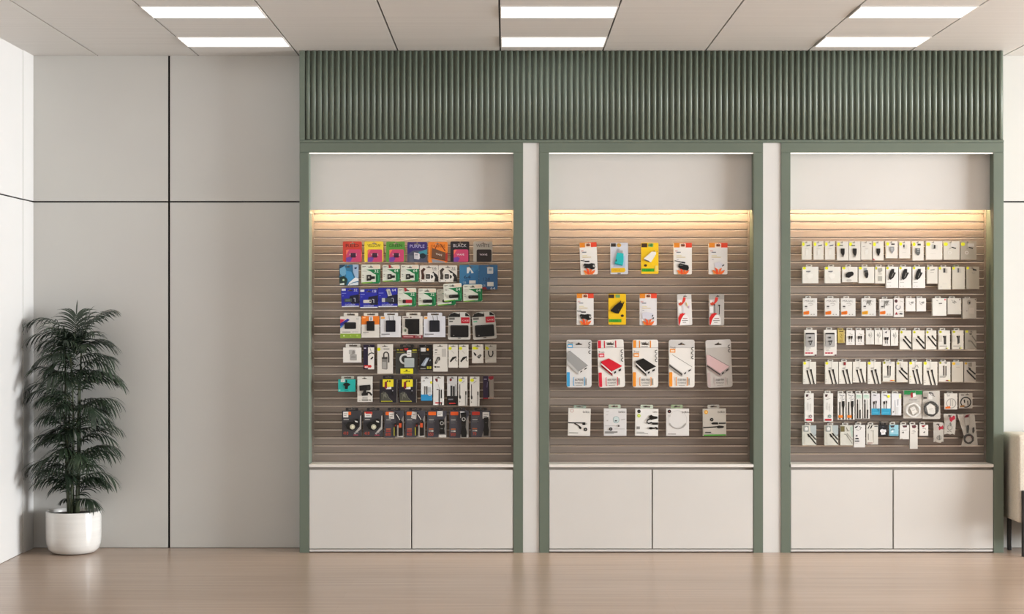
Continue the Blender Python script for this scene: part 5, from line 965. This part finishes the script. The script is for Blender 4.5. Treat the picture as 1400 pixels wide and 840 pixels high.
for i, (x0, x1, y0, y1, k, tb) in enumerate(row7):
    art = []; base = '#c9c8bd'; pa = []; tc = '#cfccc4'
    if k == 'L': art += [('p', [(56, 0), (100, 0), (100, 50), (88, 56), (60, 30)], '#aab3b3'), ('l', [(40, 44), (98, 94)], 1.8, '#35352f'), ('l', [(58, 40), (98, 72)], 1.8, '#35352f'), ('p', [(34, 42), (48, 44), (56, 58), (46, 60)], K), ('p', [(52, 38), (66, 40), (72, 50), (64, 54)], K), ('l', [(90, 52), (100, 46)], .8, '#5a5a54'), ('l', [(16, 40), (18, 96)], .6, '#b3b2a6')]; pa = [('hang_tag', .0016, [('r', 8, 2, 46, 32, '#8f948f', 1), ('p', [(18, 12), (30, 6), (42, 14), (38, 26), (20, 26)], '#d9dad6')], 'grey tag')]
    if k == 'M': art += [('p', [(76, 10), (100, 2), (100, 56), (92, 60)], '#a9bcae'), ('r', 2, 4, 34, 32, '#6a6038'), ('l', [(32, 44), (46, 46), (96, 92)], 1.1, '#8d8d84'), ('l', [(54, 40), (98, 74)], 1.0, '#9a9a90'), ('l', [(48, 10), (60, 28), (72, 26)], 1.0, '#77776c')]
    if k == 'F': base = '#d9d7d3'; art += [('p', [(8, 8), (40, 2), (30, 10), (12, 14)], '#232122'), ('l', [(44, 6), (66, 10), (54, 20)], 1.0, '#6a6866'), ('l', [(20, 20), (46, 24)], .8, '#8f8d8a'), ('r', 18, 44, 32, 52, '#55535a'), ('p', [(8, 64), (14, 58), (38, 57), (46, 64)], '#1d1b1c'), ('r', 8, 69, 48, 74, '#3a383a'), ('r', 8, 80, 34, 81.5, G)]
    if k == 'Q': base = '#cfccc3'; art += [('p', [(8, 18), (24, 0), (32, 0), (18, 18)], K), ('p', [(28, 18), (44, 0), (54, 0), (40, 18)], K), ('r', 68, 4, 96, 8, '#232120'), ('r', 14, 44, 20, 76, '#8f8c84'), ('l', [(60, 26), (61, 92)], .7, '#aeaaa0'), ('r', 8, 90, 52, 93, '#7a4a40'), ('r', 8, 96, 36, 98, '#9d5a4a'), ('l', [(36, 28), (62, 30)], .7, G2)]
    if k == 'Z': base = '#17161a'; tc = '#232226'; art += [('r', 34, 12, 60, 18, '#55535a')]; pa = [('price_sticker', .0012, [('p', [(14, 44), (36, 34), (52, 40), (80, 40), (82, 62), (70, 66), (74, 84), (28, 88), (24, 64), (14, 62)], '#e0dfe0'), ('r', 34, 54, 62, 57, G2), ('r', 34, 66, 58, 69, G2)], 'white sticker')]
    if k == 'C': base = '#8fbfce'; art += [('p', [(8, 6), (60, 2), (50, 22), (20, 24)], '#3a3036'), ('l', [(14, 50), (40, 36), (56, 46)], 1.0, '#4f5a62'), ('p', [(20, 54), (44, 50), (44, 66), (22, 68)], '#dbe4e6'), ('r', 6, 86, 96, 96, '#5ba6b8')]
    if k == 'E': base = '#d9d7d2'; art += [('p', [(24, 4), (80, 2), (76, 16), (40, 18)], '#4a1f26'), ('l', [(20, 38), (76, 34)], .8, '#a9a7a2'), ('p', [(24, 50), (40, 46), (46, 54), (34, 60)], '#6d6b68'), ('r', 12, 96, 30, 99, '#8a7a5a')]
    if k == 'G': base = '#d6d3cb'; art += [('p', [(22, 2), (70, 0), (84, 8), (60, 14), (30, 12)], '#5a2a30'), ('l', [(30, 26), (60, 22), (46, 30), (74, 28)], .9, '#8d8a84'), ('r', 20, 34, 56, 37, G)]
    if k == 'H': base = '#dad6cf'; art += [('p', [(20, 4), (76, 2), (60, 12), (46, 22), (30, 18)], '#8d1c26'), ('l', [(34, 34), (60, 30), (72, 40)], .9, '#8d8a84'), ('p', [(40, 70), (60, 58), (66, 64), (52, 76)], '#5a5854')]
    pkg('cable_box', lk7[i], CBX, C_, 'bottom', x0, y0, x1, y1, base, art, th=.018, tab=tb, tabcol=tc, parts=pa)
pouch('crumpled clear pouch with red tag, hanging lower', 'bottom', 1277, 577.8, 1291, 606.4, [(0, 4), (4, 0), (90, 1), (100, 8), (98, 96), (86, 92), (70, 100), (40, 97), (20, 92), (2, 96)], [('p', [(44, 24), (56, 16), (66, 22), (84, 14), (92, 24), (86, 34), (70, 32), (48, 38)], '#a81a32'), ('l', [(36, 6), (56, 24)], .9, '#3a3634'), ('p', [(44, 66), (56, 58), (60, 80), (48, 86)], '#77766e')], [coil(52, 74, 3.0, .0014, '#7a7870', 'thin grey lead', 2)], [], (44, 3))
pouch('flared clear bag of coiled black and red cable', 'bottom', 1309.8, 566.8, 1337.8, 611, [(0, 1), (84, 2), (90, 40), (100, 96), (18, 100), (32, 66), (16, 34)], [('p', [(30, 8), (40, 2), (58, 0), (54, 8), (44, 10), (34, 12)], '#6d1a24'), ('r', 34, 10, 58, 34, '#a59f96')],
      [coil(54, 76, 6.0, .0050, '#0e0b0c', 'black coiled cable', 2), coil(54, 77, 5.2, .0024, '#6d1522', 'dark red coiled cable', 2, name='lead')],
      [('plug', .006, [('p', [(46, 30), (54, 28), (56, 44), (52, 58), (46, 58), (44, 44)], '#161414')], 'black plug'), ('plug', .006, [('p', [(72, 42), (80, 40), (82, 52), (76, 60), (72, 56)], '#1f1c1b')], 'black plug')], (50, 3.2))

# ================================================================== the potted palm
PXc = X(102, .02); PY = .0
rng = random.Random(7)
t = empty('potted_palm', (PXc, PY, 0), label='tall bushy dark green palm in round white glazed pot in the corner', category='plant')
m = MB(); g_pot = grained('white_glaze', ['#d6d3ce', '#dedbd6'], (2, 2, 60), rough=.16, coat=.5)
R = .158; H = Z(698.3, PY)
prof = [(.0, .002), (R-.052, .002), (R-.030, .009), (R-.012, .028), (R-.003, .060), (R, .10), (R, H-.006), (R-.002, H-.001), (R-.006, H), (R-.012, H-.003), (R-.013, H-.02), (R-.013, H-.05)]
m.lathe(prof, (0, 0, 0), g_pot, n=64); m.build('pot', t)
m = MB(); soil = grained('soil', ['#241b15', '#3a2c22'], (40, 40, 40), rough=.95, bump=.6)
m.lathe([(R-.0132, H-.022), (.06, H-.016), (0, H-.012)], (0, 0, 0), soil, n=40); m.build('soil', t)
g_stem = grained('palm_stem', ['#3b4230', '#545b42'], (8, 8, 40), rough=.6)
g_leaf = grained('palm_leaf', ['#1c271c', '#2b392a', '#374632'], (6, 6, 6), rough=.42)
PT = Z(415, PY)
stems = []
for i in range(7):
    a = 2*math.pi*i/7 + .3; b0 = .022 + .012*(i % 2)
    lean = .035 + .02*(i % 3); hh = (1.02, .86, .70, 1.1, .60, .92, .78)[i]
    pts = [(b0*math.cos(a) + lean*math.cos(a)*u*u + .008*math.sin(5*u+i), b0*math.sin(a) + lean*.6*math.sin(a)*u*u, H-.02 + hh*u) for u in [k/8 for k in range(9)]]
    stems.append(pts)
    m = MB(); m.tube(pts, [.0085 - .004*k/8 for k in range(9)], g_stem, n=7); m.build('stem', t)

def frond(base, az, el, length, droop, leaf, n=16, w=.0095):
    """a pinnate frond: an arching midrib with long drooping leaflets in two ranks"""
    m = MB(); s = m.slot(g_leaf)
    P = Vector(base); d = Vector((math.cos(az)*math.cos(el), math.sin(az)*math.cos(el), math.sin(el)))
    pts = [P.copy()]; N = 12
    for k in range(N):
        d = (d + Vector((0, 0, -droop/N*(0.5 + k/N)))).normalized(); P = P + d*length/N; pts.append(P.copy())
    m.tube(pts, [.0028*(1-k/N*.75) for k in range(N+1)], g_stem, n=5)
    for i in range(n):
        u = .12 + .88*i/(n-1); q = u*N; k = min(int(q), N-1); f = q - k
        c = pts[k].lerp(pts[k+1], f); tg = (pts[k+1] - pts[k]).normalized()
        side = tg.cross(Vector((0, 0, 1)))
        if side.length < .1: side = Vector((math.sin(az), -math.cos(az), 0))
        side.normalize(); up = side.cross(tg).normalized()
        L = leaf*(.55 + .75*math.sin(math.pi*min(u*.92, 1)))*rng.uniform(.85, 1.12)
        for sg in ((-1, 1) if i < n-1 else (0,)):
            fw = .7 + 1.3*u*u
            dd = (side*sg*1.0 + tg*fw + up*rng.uniform(.0, .5)).normalized()
            wd = up.cross(dd)
            if wd.length < .05: wd = tg.copy()
            wd.normalize()
            p = c.copy(); A, B = [], []; M = 5
            for j in range(M+1):
                v = j/M; ww = w*(math.sin(math.pi*min(.12 + v*.9, 1))**.7)*.5 if j < M else .0003
                A.append(m.bm.verts.new(p + wd*ww)); B.append(m.bm.verts.new(p - wd*ww))
                dd = (dd + Vector((0, 0, -.20 - .16*v))).normalized(); p = p + dd*L/M
            for j in range(M): m.face([A[j], A[j+1], B[j+1], B[j]], s)
    # leaflets press against the corner walls rather than pass through them
    lx, ly = XL + .008 - PXc, WY - .008 - PY
    for v in m.bm.verts:
        if v.co.x < lx: v.co.x = lx + rng.uniform(0, .004)
        if v.co.y > ly: v.co.y = ly - rng.uniform(0, .004)
    return m.build('frond', t)

# fronds: two tiers of the same habit, arching out to both sides and towards the room
def fr(x_, y_, az, el, ln, dr, lf, n=16):
    x, z = px(x_, y_, PY)
    frond((x - PXc, rng.uniform(-.03, .02), z), math.radians(az), math.radians(el), ln, dr, lf, n)
fr(104, 476, 177, 66, .36, 2.1, .13, 20); fr(105, 476, 8, 70, .31, 1.5, .13, 18); fr(104, 560, 176, 62, .35, 2.0, .13, 20); fr(106, 540, 4, 52, .29, 1.7, .13, 18)
for a in ((104, 470, 75, 84, .17, .2, .13), (107, 468, 4, 64, .22, .9, .13), (101, 474, 178, 46, .28, 1.6, .12), (106, 478, -40, 56, .20, 1.2, .12), (100, 474, 225, 58, .20, 1.2, .12),
          (103, 478, 150, 62, .17, 1.0, .12), (106, 486, 24, 54, .20, 1.3, .12), (102, 484, 268, 64, .16, 1.0, .12), (104, 474, 40, 74, .18, .5, .12)): fr(*a)
for a in ((104, 484, 8, 46, .22, 1.4, .125), (101, 482, 172, 46, .22, 1.4, .125), (103, 486, 255, 58, .16, 1.2, .12), (105, 488, -50, 52, .18, 1.3, .12), (103, 490, 215, 50, .18, 1.3, .12)): fr(*a)
for tier, dy in ((0, 0), (1, 98)):
    for k in range(27):
        yy = 490 + dy + k*3.9
        az = (178, 2, 262, 205, -24, 152, 30, 232, -52)[k % 9] + rng.uniform(-14, 14)
        side = abs(math.cos(math.radians(az)))
        fr(103 + 3*math.cos(math.radians(az)) + rng.uniform(-2, 2), yy + rng.uniform(-4, 4), az, rng.uniform(28, 68), rng.uniform(.135, .235) + .035*side - .02*(tier and k > 18), rng.uniform(1.1, 1.7), rng.uniform(.115, .14) - .02*(tier and k > 18))
    fr(99, 548 + dy, 179, 44, .27, 1.6, .125); fr(106, 528 + dy, 6, 44, .25, 1.4, .125); fr(106, 560 + dy, -8, 40, .24, 1.6, .12)
for a in ((96, 618, 184, 50, .20, 1.6, .11), (108, 664, -4, 46, .17, 1.7, .10), (98, 668, 188, 36, .11, 1.5, .085), (99, 684, 172, 25, .07, 1.3, .055), (101, 660, 262, 42, .12, 1.3, .08)): fr(*a, n=12)

# ================================================================== the armchair at the edge of the frame
AX = X(1389.6, -.12); AYF = -.16
fab = grained('cream_boucle', ['#c9c1b2', '#d8d0c2'], (120, 120, 120), rough=.9, bump=.5)
blk = flat('#151413', .4, name='black_metal')
t = empty('armchair', (AX + .34, AYF + .02, 0), label='cream upholstered armchair on black legs beside the display wall', category='chair')
ox, oy = AX + .34, AYF + .02
def cush(name, x0, x1, y0, y1, z0, z1, bev=.03, seg=4):
    m = MB(); m.box(x0-ox, x1-ox, y0-oy, y1-oy, z0, z1, fab)
    bmesh.ops.bevel(m.bm, geom=m.bm.edges[:], offset=bev, segments=seg, affect='EDGES', profile=.6)
    for f in m.bm.faces: f.smooth = True
    return m.build(name, t)
ZA = Z(595.5, AYF); ZB = Z(716, AYF)
YB = WY - .03
cush('armrest', AX, AX+.125, AYF+.02, YB, ZB, ZA, .022); cush('armrest', AX+.555, AX+.68, AYF+.02, YB, ZB, ZA, .022)
cush('seat', AX+.1265, AX+.5535, AYF+.02, YB-.12, .09, .43, .04); cush('backrest', AX+.1265, AX+.5535, YB-.118, YB, .09, .70, .04)  # unseen seat and back brought low to block window light under the chair
for (l, r) in ((AX+.022, AX+.044), (AX+.636, AX+.658)):
    for (p, q) in ((AYF-.004, AYF+.019), (YB-.05, YB-.027)):
        m = MB(); m.box(l-ox, r-ox, p-oy, q-oy, 0, Z(671.5, AYF) if p < 0 else ZB-.0005, blk, bev=.002); m.build('leg', t)
